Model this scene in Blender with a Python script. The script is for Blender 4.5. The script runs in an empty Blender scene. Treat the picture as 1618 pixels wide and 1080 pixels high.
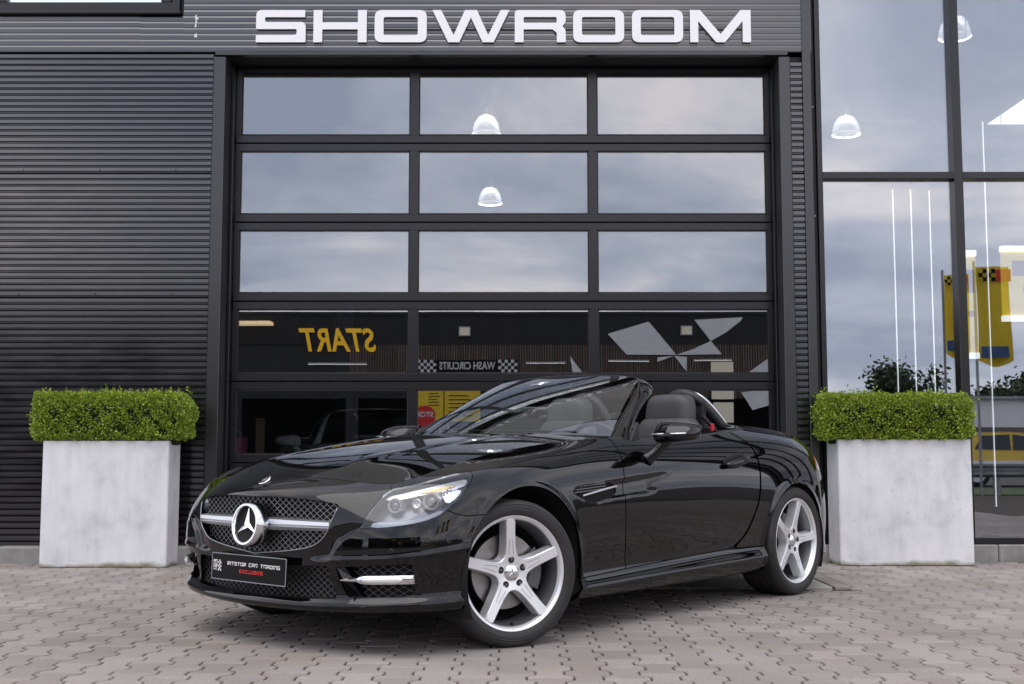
import bpy, bmesh, math, random
import numpy as np
from mathutils import Vector, Matrix
from mathutils.geometry import tessellate_polygon

random.seed(7); rng = np.random.default_rng(7)
scene = bpy.context.scene
COL = scene.collection
R = math.radians

# ------------------------------------------------------------------ camera
cam_d = bpy.data.cameras.new('camera'); cam = bpy.data.objects.new('camera', cam_d)
COL.objects.link(cam); scene.camera = cam
cam.location = (0, 0, .824); cam.rotation_euler = (R(90 + 5.161), 0, 0)
cam_d.sensor_width = 36; cam_d.lens = 1889.12 / 1618 * 36
cam_d.clip_start = .05; cam_d.clip_end = 3000

# ------------------------------------------------------------------ sky
SUN_EL, SUN_AZ = 66, 205            # degrees; azimuth clockwise from +Y
world = bpy.data.worlds.new('World'); scene.world = world; world.use_nodes = True
wn = world.node_tree.nodes; wl = world.node_tree.links; wn.clear()
w_out = wn.new('ShaderNodeOutputWorld'); w_bg = wn.new('ShaderNodeBackground')
sky = wn.new('ShaderNodeTexSky'); sky.sky_type = 'NISHITA'; sky.sun_disc = False
sky.sun_elevation = R(SUN_EL); sky.sun_rotation = R(SUN_AZ)
tc = wn.new('ShaderNodeTexCoord'); sp = wn.new('ShaderNodeSeparateXYZ')
wl.new(tc.outputs['Generated'], sp.inputs[0])
zz = wn.new('ShaderNodeMath'); zz.operation = 'MAXIMUM'; wl.new(sp.outputs[2], zz.inputs[0]); zz.inputs[1].default_value = 0.0
za = wn.new('ShaderNodeMath'); za.operation = 'ADD'; wl.new(zz.outputs[0], za.inputs[0]); za.inputs[1].default_value = .22
dx = wn.new('ShaderNodeMath'); dx.operation = 'DIVIDE'; wl.new(sp.outputs[0], dx.inputs[0]); wl.new(za.outputs[0], dx.inputs[1])
dy = wn.new('ShaderNodeMath'); dy.operation = 'DIVIDE'; wl.new(sp.outputs[1], dy.inputs[0]); wl.new(za.outputs[0], dy.inputs[1])
cb = wn.new('ShaderNodeCombineXYZ'); wl.new(dx.outputs[0], cb.inputs[0]); wl.new(dy.outputs[0], cb.inputs[1])
n1 = wn.new('ShaderNodeTexNoise'); n1.inputs['Scale'].default_value = 1.15; n1.inputs['Detail'].default_value = 6
n1.inputs['Roughness'].default_value = .56; n1.inputs['Distortion'].default_value = .35
wl.new(cb.outputs[0], n1.inputs['Vector'])
rp = wn.new('ShaderNodeValToRGB'); wl.new(n1.outputs['Fac'], rp.inputs[0])
e = rp.color_ramp.elements
e[0].position = .38; e[0].color = (4.5, 4.9, 6.1, 1)
e[1].position = .61; e[1].color = (11.2, 10.3, 10.3, 1)
m_ = e.new(.5); m_.color = (7.0, 7.2, 8.1, 1)
mx = wn.new('ShaderNodeMix'); mx.data_type = 'RGBA'; mx.inputs[0].default_value = .93
wl.new(sky.outputs[0], mx.inputs[6]); wl.new(rp.outputs[0], mx.inputs[7])
wl.new(mx.outputs[2], w_bg.inputs[0]); w_bg.inputs[1].default_value = .13
wl.new(w_bg.outputs[0], w_out.inputs[0])

# ------------------------------------------------------------------ sun (overcast: weak and very wide)
sd = bpy.data.lights.new('sun', 'SUN'); sd.energy = 1.2; sd.angle = R(60); sd.color = (1, .965, .92)
sun = bpy.data.objects.new('sun', sd); COL.objects.link(sun)
el, az = R(SUN_EL), R(SUN_AZ)
to_sun = Vector((math.sin(az) * math.cos(el), math.cos(az) * math.cos(el), math.sin(el)))
sun.rotation_euler = to_sun.to_track_quat('Z', 'Y').to_euler(); sun.location = to_sun * 30
vs = scene.view_settings
vs.view_transform = 'Standard'; vs.look = 'None'; vs.gamma = 1; vs.use_curve_mapping = False; vs.exposure = .55

# ------------------------------------------------------------------ materials
def nt(name):
    m = bpy.data.materials.new(name); m.use_nodes = True
    return m, m.node_tree.nodes, m.node_tree.links, m.node_tree.nodes['Principled BSDF']

def pmat(name, col, rough=.5, metal=0, coat=0, spec=.5, noise=0, nscale=20, bump=0, bscale=60, emit=None, estr=0, rvar=0, island=0, stretch=None, ior=1.5):
    m, N, L, b = nt(name)
    b.inputs['Base Color'].default_value = (*col, 1); b.inputs['Roughness'].default_value = rough
    b.inputs['Metallic'].default_value = metal; b.inputs['Coat Weight'].default_value = coat
    b.inputs['IOR'].default_value = ior; b.inputs['Coat Roughness'].default_value = .02; b.inputs['Specular IOR Level'].default_value = spec
    if emit: b.inputs['Emission Color'].default_value = (*emit, 1); b.inputs['Emission Strength'].default_value = estr
    vec = None
    if noise or bump or rvar:
        t = N.new('ShaderNodeTexCoord'); vec = t.outputs['Object']
        if stretch:
            mp = N.new('ShaderNodeMapping'); mp.inputs['Scale'].default_value = stretch
            L.new(vec, mp.inputs[0]); vec = mp.outputs[0]
    if noise or rvar:
        n = N.new('ShaderNodeTexNoise'); n.inputs['Scale'].default_value = nscale; n.inputs['Detail'].default_value = 6
        L.new(vec, n.inputs['Vector'])
    if noise or island:
        h = N.new('ShaderNodeHueSaturation'); h.inputs['Color'].default_value = (*col, 1)
        val = None
        if noise:
            r = N.new('ShaderNodeMapRange'); r.inputs[1].default_value = .3; r.inputs[2].default_value = .7
            r.inputs[3].default_value = 1 - noise; r.inputs[4].default_value = 1 + noise
            L.new(n.outputs['Fac'], r.inputs[0]); val = r.outputs[0]
        if island:
            g = N.new('ShaderNodeNewGeometry'); r2 = N.new('ShaderNodeMapRange')
            r2.inputs[3].default_value = 1 - island; r2.inputs[4].default_value = 1 + island
            L.new(g.outputs['Random Per Island'], r2.inputs[0])
            if val:
                mu = N.new('ShaderNodeMath'); mu.operation = 'MULTIPLY'; L.new(val, mu.inputs[0]); L.new(r2.outputs[0], mu.inputs[1]); val = mu.outputs[0]
            else: val = r2.outputs[0]
        L.new(val, h.inputs['Value']); L.new(h.outputs[0], b.inputs['Base Color'])
    if rvar:
        r3 = N.new('ShaderNodeMapRange'); r3.inputs[1].default_value = .3; r3.inputs[2].default_value = .7
        r3.inputs[3].default_value = max(rough - rvar, .02); r3.inputs[4].default_value = rough + rvar
        L.new(n.outputs['Fac'], r3.inputs[0]); L.new(r3.outputs[0], b.inputs['Roughness'])
    if bump:
        n2 = N.new('ShaderNodeTexNoise'); n2.inputs['Scale'].default_value = bscale; n2.inputs['Detail'].default_value = 4
        L.new(vec, n2.inputs['Vector']); bp = N.new('ShaderNodeBump'); bp.inputs['Strength'].default_value = bump
        bp.inputs['Distance'].default_value = .01; L.new(n2.outputs['Fac'], bp.inputs['Height']); L.new(bp.outputs[0], b.inputs['Normal'])
    return m

def glass_mat(name, refl, tint=(.9, .92, .93), wob=0):
    """thin pane: see-through, with a mirror-like reflection that grows at grazing angles"""
    m, N, L, b = nt(name); N.remove(b); out = N['Material Output']
    tr = N.new('ShaderNodeBsdfTransparent'); tr.inputs[0].default_value = (*tint, 1)
    gl = N.new('ShaderNodeBsdfGlossy'); gl.inputs['Roughness'].default_value = 0; gl.inputs[0].default_value = (.96, .97, 1, 1)
    fr = N.new('ShaderNodeFresnel'); fr.inputs[0].default_value = 1.5
    ad = N.new('ShaderNodeMath'); ad.operation = 'ADD'; ad.use_clamp = True; L.new(fr.outputs[0], ad.inputs[0]); ad.inputs[1].default_value = refl
    mi = N.new('ShaderNodeMixShader'); L.new(ad.outputs[0], mi.inputs[0]); L.new(tr.outputs[0], mi.inputs[1]); L.new(gl.outputs[0], mi.inputs[2])
    if wob:
        t = N.new('ShaderNodeTexCoord'); n = N.new('ShaderNodeTexNoise'); n.inputs['Scale'].default_value = 1.1; n.inputs['Detail'].default_value = 1
        L.new(t.outputs['Object'], n.inputs['Vector']); bp = N.new('ShaderNodeBump'); bp.inputs['Strength'].default_value = wob; bp.inputs['Distance'].default_value = .02
        L.new(n.outputs['Fac'], bp.inputs['Height']); L.new(bp.outputs[0], gl.inputs['Normal'])
    L.new(mi.outputs[0], out.inputs[0])
    return m

M = {}
M['paint'] = pmat('black_car_paint', (.0015, .0015, .0018), .5, 0, 1, 0)
M['black_gloss'] = pmat('gloss_black_plastic', (.006, .006, .007), .16, 0, .3)
M['black_matte'] = pmat('matte_black_plastic', (.010, .010, .011), .6, noise=.15, nscale=40)
M['liner'] = pmat('wheel_well_felt', (.006, .006, .006), .9)
M['tyre'] = pmat('tyre_rubber', (.022, .021, .021), .62, noise=.25, nscale=14, bump=.12, bscale=90)
M['alloy'] = pmat('silver_alloy', (.78, .79, .81), .30, .5, .3)
M['mesh_dark'] = pmat('dark_grille_wire', (.16, .16, .17), .35, .5)
M['alloy_dark'] = pmat('silver_alloy_recess', (.42, .43, .45), .34, .8)
M['chrome'] = pmat('brushed_chrome', (.74, .75, .77), .16, 1)
M['satin'] = pmat('satin_silver', (.68, .69, .71), .3, .9)
M['disc'] = pmat('brake_disc_steel', (.30, .29, .285), .38, .9, noise=.12, nscale=30)
M['caliper'] = pmat('caliper_metal', (.12, .12, .125), .45, .6)
M['lamp_glass'] = glass_mat('headlamp_cover', .02, (.97, .98, .99))
M['screen_glass'] = glass_mat('windscreen_glass', .05, (.80, .86, .84))
M['lamp_silver'] = pmat('lamp_reflector', (.86, .87, .90), .18, .7)
M['lamp_grey'] = pmat('lamp_bezel', (.30, .32, .36), .3, .5)
M['lamp_dark'] = pmat('lamp_bezel_dark', (.13, .14, .17), .28, .5)
M['rim_barrel'] = pmat('rim_barrel_grey', (.20, .205, .215), .4, .7)
M['lamp_amber'] = pmat('lamp_amber_strip', (.75, .52, .20), .25, .2)
M['lens'] = pmat('projector_lens', (.10, .12, .15), .05, 0, 1)
M['drl'] = pmat('daytime_light_lens', (.62, .62, .58), .15, .2, 1, emit=(1, .98, .9), estr=.06)
M['tail_red'] = pmat('tail_lamp_red', (.35, .012, .014), .1, 0, 1)
M['leather'] = pmat('charcoal_leather', (.045, .045, .050), .5, noise=.12, nscale=30, bump=.15, bscale=240)
M['leather_dark'] = pmat('black_leather', (.016, .016, .018), .5, bump=.1, bscale=200)
M['red_web'] = pmat('red_belt_buckle', (.45, .012, .025), .5)
M['plate_black'] = pmat('plate_black', (.005, .0045, .005), .4, spec=.12)
M['white_print'] = pmat('white_print', (.75, .75, .75), .5)
M['red_print'] = pmat('red_print', (.62, .02, .02), .5)
M['clad'] = pmat('anthracite_coated_steel', (.0065, .0060, .0090), .20, spec=1.0, ior=1.62, noise=.12, nscale=3, rvar=.05, stretch=(1, 1, 6))
M['trim'] = pmat('anthracite_trim', (.0095, .0092, .011), .28, spec=.9, ior=1.5, noise=.06, nscale=5)
M['frame'] = pmat('anthracite_aluminium', (.0060, .0056, .0074), .26, spec=.55, ior=1.5, noise=.06, nscale=6)
M['dark_seal_shade'] = pmat('black_seal_and_shade', (.008, .008, .009), .7)  # for seals and fixings; also colours the shade in the door recess
M['glass'] = glass_mat('coated_glazing', .165, (.88, .91, .92), .012)
M['glass_solar'] = glass_mat('solar_control_glazing', .225, (.80, .83, .85), .012)
M['white_sign'] = pmat('white_acrylic', (.80, .80, .82), .4, emit=(1, 1, 1), estr=.03)
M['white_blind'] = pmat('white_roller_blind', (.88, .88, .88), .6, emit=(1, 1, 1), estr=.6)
M['plinth'] = pmat('stained_concrete_plinth', (.26, .25, .24), .85, noise=.35, nscale=6, bump=.3, bscale=40)
M['room'] = pmat('showroom_dark_wall', (.012, .012, .014), .7, noise=.1)
M['room_floor'] = pmat('showroom_floor', (.10, .10, .10), .25, noise=.1)
M['opp_clad'] = pmat('wash_black_cladding', (.006, .006, .008), .5, noise=.1, nscale=4)
M['opp_slat'] = pmat('wash_brown_slat', (.17, .12, .09), .6, noise=.25, nscale=8, island=.3)
M['yellow'] = pmat('yellow_board', (.80, .56, .02), .5)
M['yellow_sign'] = pmat('yellow_letters', (.85, .50, .01), .5, emit=(1, .55, .02), estr=.35)
M['beige_lit'] = pmat('lit_bay_panel', (.55, .50, .40), .6, emit=(1, .9, .72), estr=.25)
M['tube'] = pmat('lit_tube', (.9, .9, .9), .4, emit=(1, 1, 1), estr=1.1)
M['tube_dim'] = pmat('dim_strip_tube', (.8, .8, .78), .4, emit=(1, .97, .9), estr=.45)
M['orange_lit'] = pmat('lit_soffit_strip', (.6, .45, .28), .5, emit=(1, .72, .4), estr=1.0)
M['galv'] = pmat('galvanised_steel', (.30, .31, .32), .45, .6, noise=.15, nscale=5)
M['car_yellow'] = pmat('yellow_car_paint', (.75, .50, .02), .2, 0, .8)
M['car_glass'] = pmat('dark_car_glass', (.01, .011, .012), .05, 0, .6)
M['white_wall'] = pmat('white_render_wall', (.82, .82, .82), .8, noise=.06)
M['grass'] = pmat('verge_grass', (.045, .075, .02), .9, noise=.3, nscale=10)
M['asphalt'] = pmat('asphalt', (.055, .054, .054), .85, noise=.2, nscale=8, bump=.2, bscale=80)
M['tree_leaf'] = pmat('tree_foliage', (.035, .055, .018), .7, island=.4)
M['bark'] = pmat('bark', (.06, .045, .032), .9, noise=.3)
M['shade'] = glass_mat('pendant_glass_shade', .0, (.34, .34, .35))
M['shade'].node_tree.nodes['Glossy BSDF'].inputs['Roughness'].default_value = .2
_em = M['shade'].node_tree.nodes.new('ShaderNodeEmission'); _em.inputs[0].default_value = (1, .96, .9, 1); _em.inputs[1].default_value = .16
_ad = M['shade'].node_tree.nodes.new('ShaderNodeAddShader'); _o = M['shade'].node_tree.nodes['Material Output']; _s = _o.inputs[0].links[0].from_socket
M['shade'].node_tree.links.new(_s, _ad.inputs[0]); M['shade'].node_tree.links.new(_em.outputs[0], _ad.inputs[1]); M['shade'].node_tree.links.new(_ad.outputs[0], _o.inputs[0])
M['silver_paint'] = pmat('pale_silver_car_paint', (.80, .80, .80), .3, 0, .8)
M['skin'] = pmat('skin', (.42, .25, .18), .6)
M['cloth_dark'] = pmat('dark_clothes', (.015, .015, .018), .8)
M['hair'] = pmat('brown_hair', (.06, .035, .02), .7)
M['pink'] = pmat('pink_bag', (.75, .10, .30), .5, noise=.2)
M['card'] = pmat('kraft_card', (.45, .33, .20), .7)
M['core'] = pmat('hedge_shade_and_soil', (.012, .018, .006), .95)  # colour of the painted shade inside the hedges, and of the planter soil
M['green_plant'] = pmat('indoor_plant', (.02, .05, .015), .6)

# weathered concrete planter
def concrete():
    m, N, L, b = nt('pale_concrete'); b.inputs['Roughness'].default_value = .62
    t = N.new('ShaderNodeTexCoord')
    a = N.new('ShaderNodeTexNoise'); a.inputs['Scale'].default_value = 4.2; a.inputs['Detail'].default_value = 8; a.inputs['Roughness'].default_value = .6
    c = N.new('ShaderNodeTexNoise'); c.inputs['Scale'].default_value = 42; c.inputs['Detail'].default_value = 3
    mp = N.new('ShaderNodeMapping'); mp.inputs['Scale'].default_value = (9, 9, 1.4); L.new(t.outputs['Object'], mp.inputs[0])
    d = N.new('ShaderNodeTexNoise'); d.inputs['Scale'].default_value = 1.6; d.inputs['Detail'].default_value = 4; L.new(mp.outputs[0], d.inputs['Vector'])
    for n in (a, c): L.new(t.outputs['Object'], n.inputs['Vector'])
    r = N.new('ShaderNodeValToRGB'); L.new(a.outputs['Fac'], r.inputs[0]); el_ = r.color_ramp.elements
    el_[0].position = .28; el_[0].color = (.50, .51, .55, 1); el_[1].position = .60; el_[1].color = (.70, .70, .715, 1)
    k = el_.new(.46); k.color = (.65, .65, .67, 1)
    r2 = N.new('ShaderNodeMapRange'); r2.inputs[1].default_value = .30; r2.inputs[2].default_value = .6; r2.inputs[3].default_value = .92; r2.inputs[4].default_value = 1.03
    L.new(d.outputs['Fac'], r2.inputs[0])
    r3 = N.new('ShaderNodeMapRange'); r3.inputs[1].default_value = .24; r3.inputs[2].default_value = .36; r3.inputs[3].default_value = .78; r3.inputs[4].default_value = 1
    L.new(c.outputs['Fac'], r3.inputs[0])
    # green-brown algae stain along the foot, ragged
    s = N.new('ShaderNodeSeparateXYZ'); L.new(t.outputs['Object'], s.inputs[0])
    ma = N.new('ShaderNodeMath'); ma.operation = 'MULTIPLY_ADD'; L.new(a.outputs['Fac'], ma.inputs[0]); ma.inputs[1].default_value = -.10; L.new(s.outputs[2], ma.inputs[2])
    r4 = N.new('ShaderNodeMapRange'); r4.inputs[1].default_value = -.045; r4.inputs[2].default_value = -.015; L.new(ma.outputs[0], r4.inputs[0])
    mu = N.new('ShaderNodeMath'); mu.operation = 'MULTIPLY'; L.new(r2.outputs[0], mu.inputs[0]); L.new(r3.outputs[0], mu.inputs[1])
    h = N.new('ShaderNodeHueSaturation'); L.new(r.outputs[0], h.inputs['Color']); L.new(mu.outputs[0], h.inputs['Value'])
    mi = N.new('ShaderNodeMix'); mi.data_type = 'RGBA'; L.new(r4.outputs[0], mi.inputs[0]); mi.inputs[6].default_value = (.20, .19, .12, 1); L.new(h.outputs[0], mi.inputs[7])
    L.new(mi.outputs[2], b.inputs['Base Color'])
    bp = N.new('ShaderNodeBump'); bp.inputs['Strength'].default_value = .18; bp.inputs['Distance'].default_value = .004; L.new(c.outputs['Fac'], bp.inputs['Height']); L.new(bp.outputs[0], b.inputs['Normal'])
    return m
M['concrete'] = concrete()

def paver_mat():
    m, N, L, b = nt('concrete_paver'); b.inputs['Roughness'].default_value = .8
    g = N.new('ShaderNodeNewGeometry'); t = g.outputs['Position']
    big = N.new('ShaderNodeTexNoise'); big.inputs['Scale'].default_value = .9; big.inputs['Detail'].default_value = 5; L.new(t, big.inputs['Vector'])
    fine = N.new('ShaderNodeTexNoise'); fine.inputs['Scale'].default_value = 150; fine.inputs['Detail'].default_value = 2; L.new(t, fine.inputs['Vector'])
    fl = N.new('ShaderNodeTexVoronoi'); fl.inputs['Scale'].default_value = 55; L.new(t, fl.inputs['Vector'])
    oi = N.new('ShaderNodeObjectInfo')
    ad = N.new('ShaderNodeMath'); ad.operation = 'ADD'; L.new(g.outputs['Random Per Island'], ad.inputs[0]); L.new(oi.outputs['Random'], ad.inputs[1])
    fc = N.new('ShaderNodeMath'); fc.operation = 'FRACT'; L.new(ad.outputs[0], fc.inputs[0])
    r = N.new('ShaderNodeValToRGB'); L.new(fc.outputs[0], r.inputs[0]); el_ = r.color_ramp.elements
    el_[0].color = (.205, .181, .169, 1); el_[1].color = (.285, .255, .24, 1); k = el_.new(.5); k.color = (.245, .218, .205, 1)
    r1 = N.new('ShaderNodeMapRange'); r1.inputs[1].default_value = .3; r1.inputs[2].default_value = .7; r1.inputs[3].default_value = .82; r1.inputs[4].default_value = 1.14; L.new(big.outputs['Fac'], r1.inputs[0])
    r2 = N.new('ShaderNodeMapRange'); r2.inputs[1].default_value = .3; r2.inputs[2].default_value = .7; r2.inputs[3].default_value = .84; r2.inputs[4].default_value = 1.16; L.new(fine.outputs['Fac'], r2.inputs[0])
    mu = N.new('ShaderNodeMath'); mu.operation = 'MULTIPLY'; L.new(r1.outputs[0], mu.inputs[0]); L.new(r2.outputs[0], mu.inputs[1])
    h = N.new('ShaderNodeHueSaturation'); L.new(r.outputs[0], h.inputs['Color']); L.new(mu.outputs[0], h.inputs['Value'])
    lt = N.new('ShaderNodeMath'); lt.operation = 'LESS_THAN'; L.new(fl.outputs['Distance'], lt.inputs[0]); lt.inputs[1].default_value = .13
    sp_ = N.new('ShaderNodeMath'); sp_.operation = 'MULTIPLY'; L.new(lt.outputs[0], sp_.inputs[0])
    gt = N.new('ShaderNodeMath'); gt.operation = 'GREATER_THAN'; L.new(big.outputs['Fac'], gt.inputs[0]); gt.inputs[1].default_value = .47; L.new(gt.outputs[0], sp_.inputs[1])
    sm = N.new('ShaderNodeMath'); sm.operation = 'MULTIPLY'; L.new(sp_.outputs[0], sm.inputs[0]); sm.inputs[1].default_value = .55
    mi = N.new('ShaderNodeMix'); mi.data_type = 'RGBA'; L.new(sm.outputs[0], mi.inputs[0]); L.new(h.outputs[0], mi.inputs[6]); mi.inputs[7].default_value = (.55, .53, .50, 1)
    sd2 = N.new('ShaderNodeTexNoise'); sd2.inputs['Scale'].default_value = 1.7; sd2.inputs['Detail'].default_value = 7; sd2.inputs['Roughness'].default_value = .65; L.new(t, sd2.inputs['Vector'])
    sr = N.new('ShaderNodeMapRange'); sr.inputs[1].default_value = .52; sr.inputs[2].default_value = .72; sr.inputs[3].default_value = 0; sr.inputs[4].default_value = .5; L.new(sd2.outputs['Fac'], sr.inputs[0])
    mi2 = N.new('ShaderNodeMix'); mi2.data_type = 'RGBA'; L.new(sr.outputs[0], mi2.inputs[0]); L.new(mi.outputs[2], mi2.inputs[6]); mi2.inputs[7].default_value = (.22, .175, .125, 1)
    L.new(mi2.outputs[2], b.inputs['Base Color'])
    bp = N.new('ShaderNodeBump'); bp.inputs['Strength'].default_value = .35; bp.inputs['Distance'].default_value = .003; L.new(fine.outputs['Fac'], bp.inputs['Height']); L.new(bp.outputs[0], b.inputs['Normal'])
    return m
M['paver'] = paver_mat()
M['joint'] = pmat('joint_sand', (.045, .035, .028), .95, noise=.3, nscale=20, bump=.3, bscale=120)
M['slab'] = pmat('smooth_concrete_apron', (.36, .34, .31), .75, noise=.15, nscale=4, bump=.1, bscale=70)

def leaf_mat():
    m, N, L, b = nt('boxwood_leaf'); b.inputs['Roughness'].default_value = .42
    g = N.new('ShaderNodeNewGeometry'); r = N.new('ShaderNodeValToRGB'); L.new(g.outputs['Random Per Island'], r.inputs[0]); el_ = r.color_ramp.elements
    el_[0].color = (.10, .17, .012, 1); el_[1].color = (.50, .60, .10, 1); k = el_.new(.55); k.color = (.28, .38, .028, 1)
    L.new(r.outputs[0], b.inputs['Base Color']); b.inputs['Subsurface Weight'].default_value = 0
    tl = N.new('ShaderNodeBsdfTranslucent'); L.new(r.outputs[0], tl.inputs[0]); mi = N.new('ShaderNodeMixShader'); mi.inputs[0].default_value = .35
    L.new(b.outputs[0], mi.inputs[1]); L.new(tl.outputs[0], mi.inputs[2]); L.new(mi.outputs[0], N['Material Output'].inputs[0])
    return m
M['leaf'] = leaf_mat()

# ------------------------------------------------------------------ helpers
def tag(o, label=None, cat=None, group=None, kind=None):
    if label: o['label'] = label
    if cat: o['category'] = cat
    if group: o['group'] = group
    if kind: o['kind'] = kind
    return o
def link(o, parent=None):
    COL.objects.link(o)
    if parent is not None: o.parent = parent
    return o
def empty(name, loc=(0, 0, 0), rz=0, parent=None):
    o = bpy.data.objects.new(name, None); o.location = loc; o.rotation_euler = (0, 0, rz); o.empty_display_size = .1
    return link(o, parent)
def meshobj(name, verts, faces, mat, parent=None, smooth=False, loc=None, sharp=None):
    me = bpy.data.meshes.new(name)
    me.from_pydata([tuple(map(float, v)) for v in verts], [], [tuple(map(int, f)) for f in faces]); me.update()
    if mat is not None: me.materials.append(M[mat] if isinstance(mat, str) else mat)
    if smooth:
        me.polygons.foreach_set('use_smooth', [True] * len(me.polygons))
        if sharp: me.set_sharp_from_angle(angle=R(sharp))
    o = bpy.data.objects.new(name, me)
    if loc is not None: o.location = loc
    return link(o, parent)
def copy_tree(o, parent=None, mats=None):
    c = o.copy(); COL.objects.link(c); c.parent = parent
    if mats and o.type == 'MESH':
        for i, s in enumerate(c.material_slots):
            n = s.material.name
            if n in mats: s.link = 'OBJECT'; s.material = mats[n]
    for ch in list(o.children): copy_tree(ch, c, mats)
    return c

class MB:
    def __init__(s): s.v = []; s.f = []
    def add(s, v, f):
        n = len(s.v); s.v += [tuple(p) for p in v]; s.f += [tuple(i + n for i in q) for q in f]; return s
    def box(s, x0, x1, y0, y1, z0, z1, b=0):
        if b <= 0:
            v = [(x, y, z) for z in (z0, z1) for y in (y0, y1) for x in (x0, x1)]
            return s.add(v, [(0, 2, 3, 1), (4, 5, 7, 6), (0, 1, 5, 4), (1, 3, 7, 5), (3, 2, 6, 7), (2, 0, 4, 6)])
        bm = bmesh.new(); bmesh.ops.create_cube(bm, size=1)
        for v in bm.verts: v.co = Vector(((x0 + x1) / 2 + v.co.x * (x1 - x0), (y0 + y1) / 2 + v.co.y * (y1 - y0), (z0 + z1) / 2 + v.co.z * (z1 - z0)))
        bmesh.ops.bevel(bm, geom=bm.edges[:], offset=b, segments=2 if b > .012 else 1, affect='EDGES', profile=.6)
        return s.bm(bm)
    def bm(s, bm, mat=None):
        bm.verts.index_update()
        v = [(mat @ q.co if mat else q.co)[:] for q in bm.verts]; f = [[w.index for w in q.verts] for q in bm.faces]
        bm.free(); return s.add(v, f)
    def lathe(s, prof, n=48, axis='y', a0=0, a1=2 * math.pi, closed=False):
        full = abs(a1 - a0 - 2 * math.pi) < 1e-6; m = n if full else n + 1; v = []
        for i in range(m):
            a = a0 + (a1 - a0) * i / n; c, sn = math.cos(a), math.sin(a)
            for r, h in prof:
                v.append({'y': (r * c, h, r * sn), 'x': (h, r * c, r * sn), 'z': (r * c, r * sn, h)}[axis])
        k = len(prof); f = []
        for i in range(n):
            j = (i + 1) % m
            for q in range(k if closed else k - 1):
                q2 = (q + 1) % k; f.append((i * k + q, i * k + q2, j * k + q2, j * k + q))
        return s.add(v, f)
    def tube(s, pts, r, n=8, cap=True):
        pts = [Vector(p) for p in pts]; rr = r if hasattr(r, '__len__') else [r] * len(pts); v = []
        up = Vector((0, 0, 1))
        for i, p in enumerate(pts):
            t = (pts[min(i + 1, len(pts) - 1)] - pts[max(i - 1, 0)]).normalized()
            a = t.cross(up)
            if a.length < 1e-3: a = t.cross(Vector((0, 1, 0)))
            a.normalize(); b = t.cross(a)
            for k in range(n):
                w = 2 * math.pi * (k + .5) / n; v.append(p + a * math.cos(w) * rr[i] + b * math.sin(w) * rr[i])
        f = [(i * n + k, i * n + (k + 1) % n, (i + 1) * n + (k + 1) % n, (i + 1) * n + k) for i in range(len(pts) - 1) for k in range(n)]
        if cap: f += [tuple(range(n))[::-1], tuple((len(pts) - 1) * n + k for k in range(n))]
        return s.add(v, f)
    def prism(s, loops, d0, d1, fn):
        """extrude 2D loops (outer + holes) from depth d0 to d1; fn(a,b,d)->xyz"""
        lo = [[Vector((p[0], p[1], 0)) for p in l] for l in loops]
        tris = tessellate_polygon(lo); flat = [p for l in lo for p in l]; n = len(flat)
        v = [fn(p.x, p.y, d0) for p in flat] + [fn(p.x, p.y, d1) for p in flat]
        f = [tuple(t) for t in tris] + [tuple(i + n for i in t[::-1]) for t in tris]
        o = 0
        for l in lo:
            k = len(l); f += [(o + i, o + (i + 1) % k, o + n + (i + 1) % k, o + n + i) for i in range(k)]; o += k
        return s.add(v, f)
    def grid(s, G, flip=False):
        G = np.asarray(G); a, b = G.shape[:2]
        f = [(i * b + j, (i + 1) * b + j, (i + 1) * b + j + 1, i * b + j + 1) for i in range(a - 1) for j in range(b - 1)]
        if flip: f = [q[::-1] for q in f]
        return s.add(G.reshape(-1, 3).tolist(), f)
    def build(s, name, mat, parent=None, smooth=False, sharp=None, loc=None, fix=True):
        o = meshobj(name, s.v, s.f, mat, parent, False, loc)
        if fix:
            bm = bmesh.new(); bm.from_mesh(o.data); bmesh.ops.recalc_face_normals(bm, faces=bm.faces[:]); bm.to_mesh(o.data); bm.free()
        if smooth:
            o.data.polygons.foreach_set('use_smooth', [True] * len(o.data.polygons))
            if sharp: o.data.set_sharp_from_angle(angle=R(sharp))
        return o
def chaikin(p, it=2, closed=True):
    p = np.asarray(p, float)
    for _ in range(it):
        q = np.roll(p, -1, 0) if closed else p[1:]; a = p if closed else p[:-1]
        m = np.stack([a * .75 + q * .25, a * .25 + q * .75], 1).reshape(-1, p.shape[1])
        p = m if closed else np.concatenate([p[:1], m, p[-1:]])
    return p
def roundpoly(pts, rad, seg=4):
    out = []; n = len(pts)
    for i in range(n):
        p = np.array(pts[i], float); a = np.array(pts[i - 1], float); b = np.array(pts[(i + 1) % n], float)
        r = rad[i] if hasattr(rad, '__len__') else rad
        da, db = a - p, b - p; la, lb = np.linalg.norm(da), np.linalg.norm(db); r = min(r, la * .48, lb * .48)
        if r < 1e-6: out.append(p); continue
        s, e_ = p + da / la * r, p + db / lb * r
        for k in range(seg + 1):
            t = k / seg; out.append((1 - t) ** 2 * s + 2 * t * (1 - t) * p + t * t * e_)
    return [tuple(q) for q in out]
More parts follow.
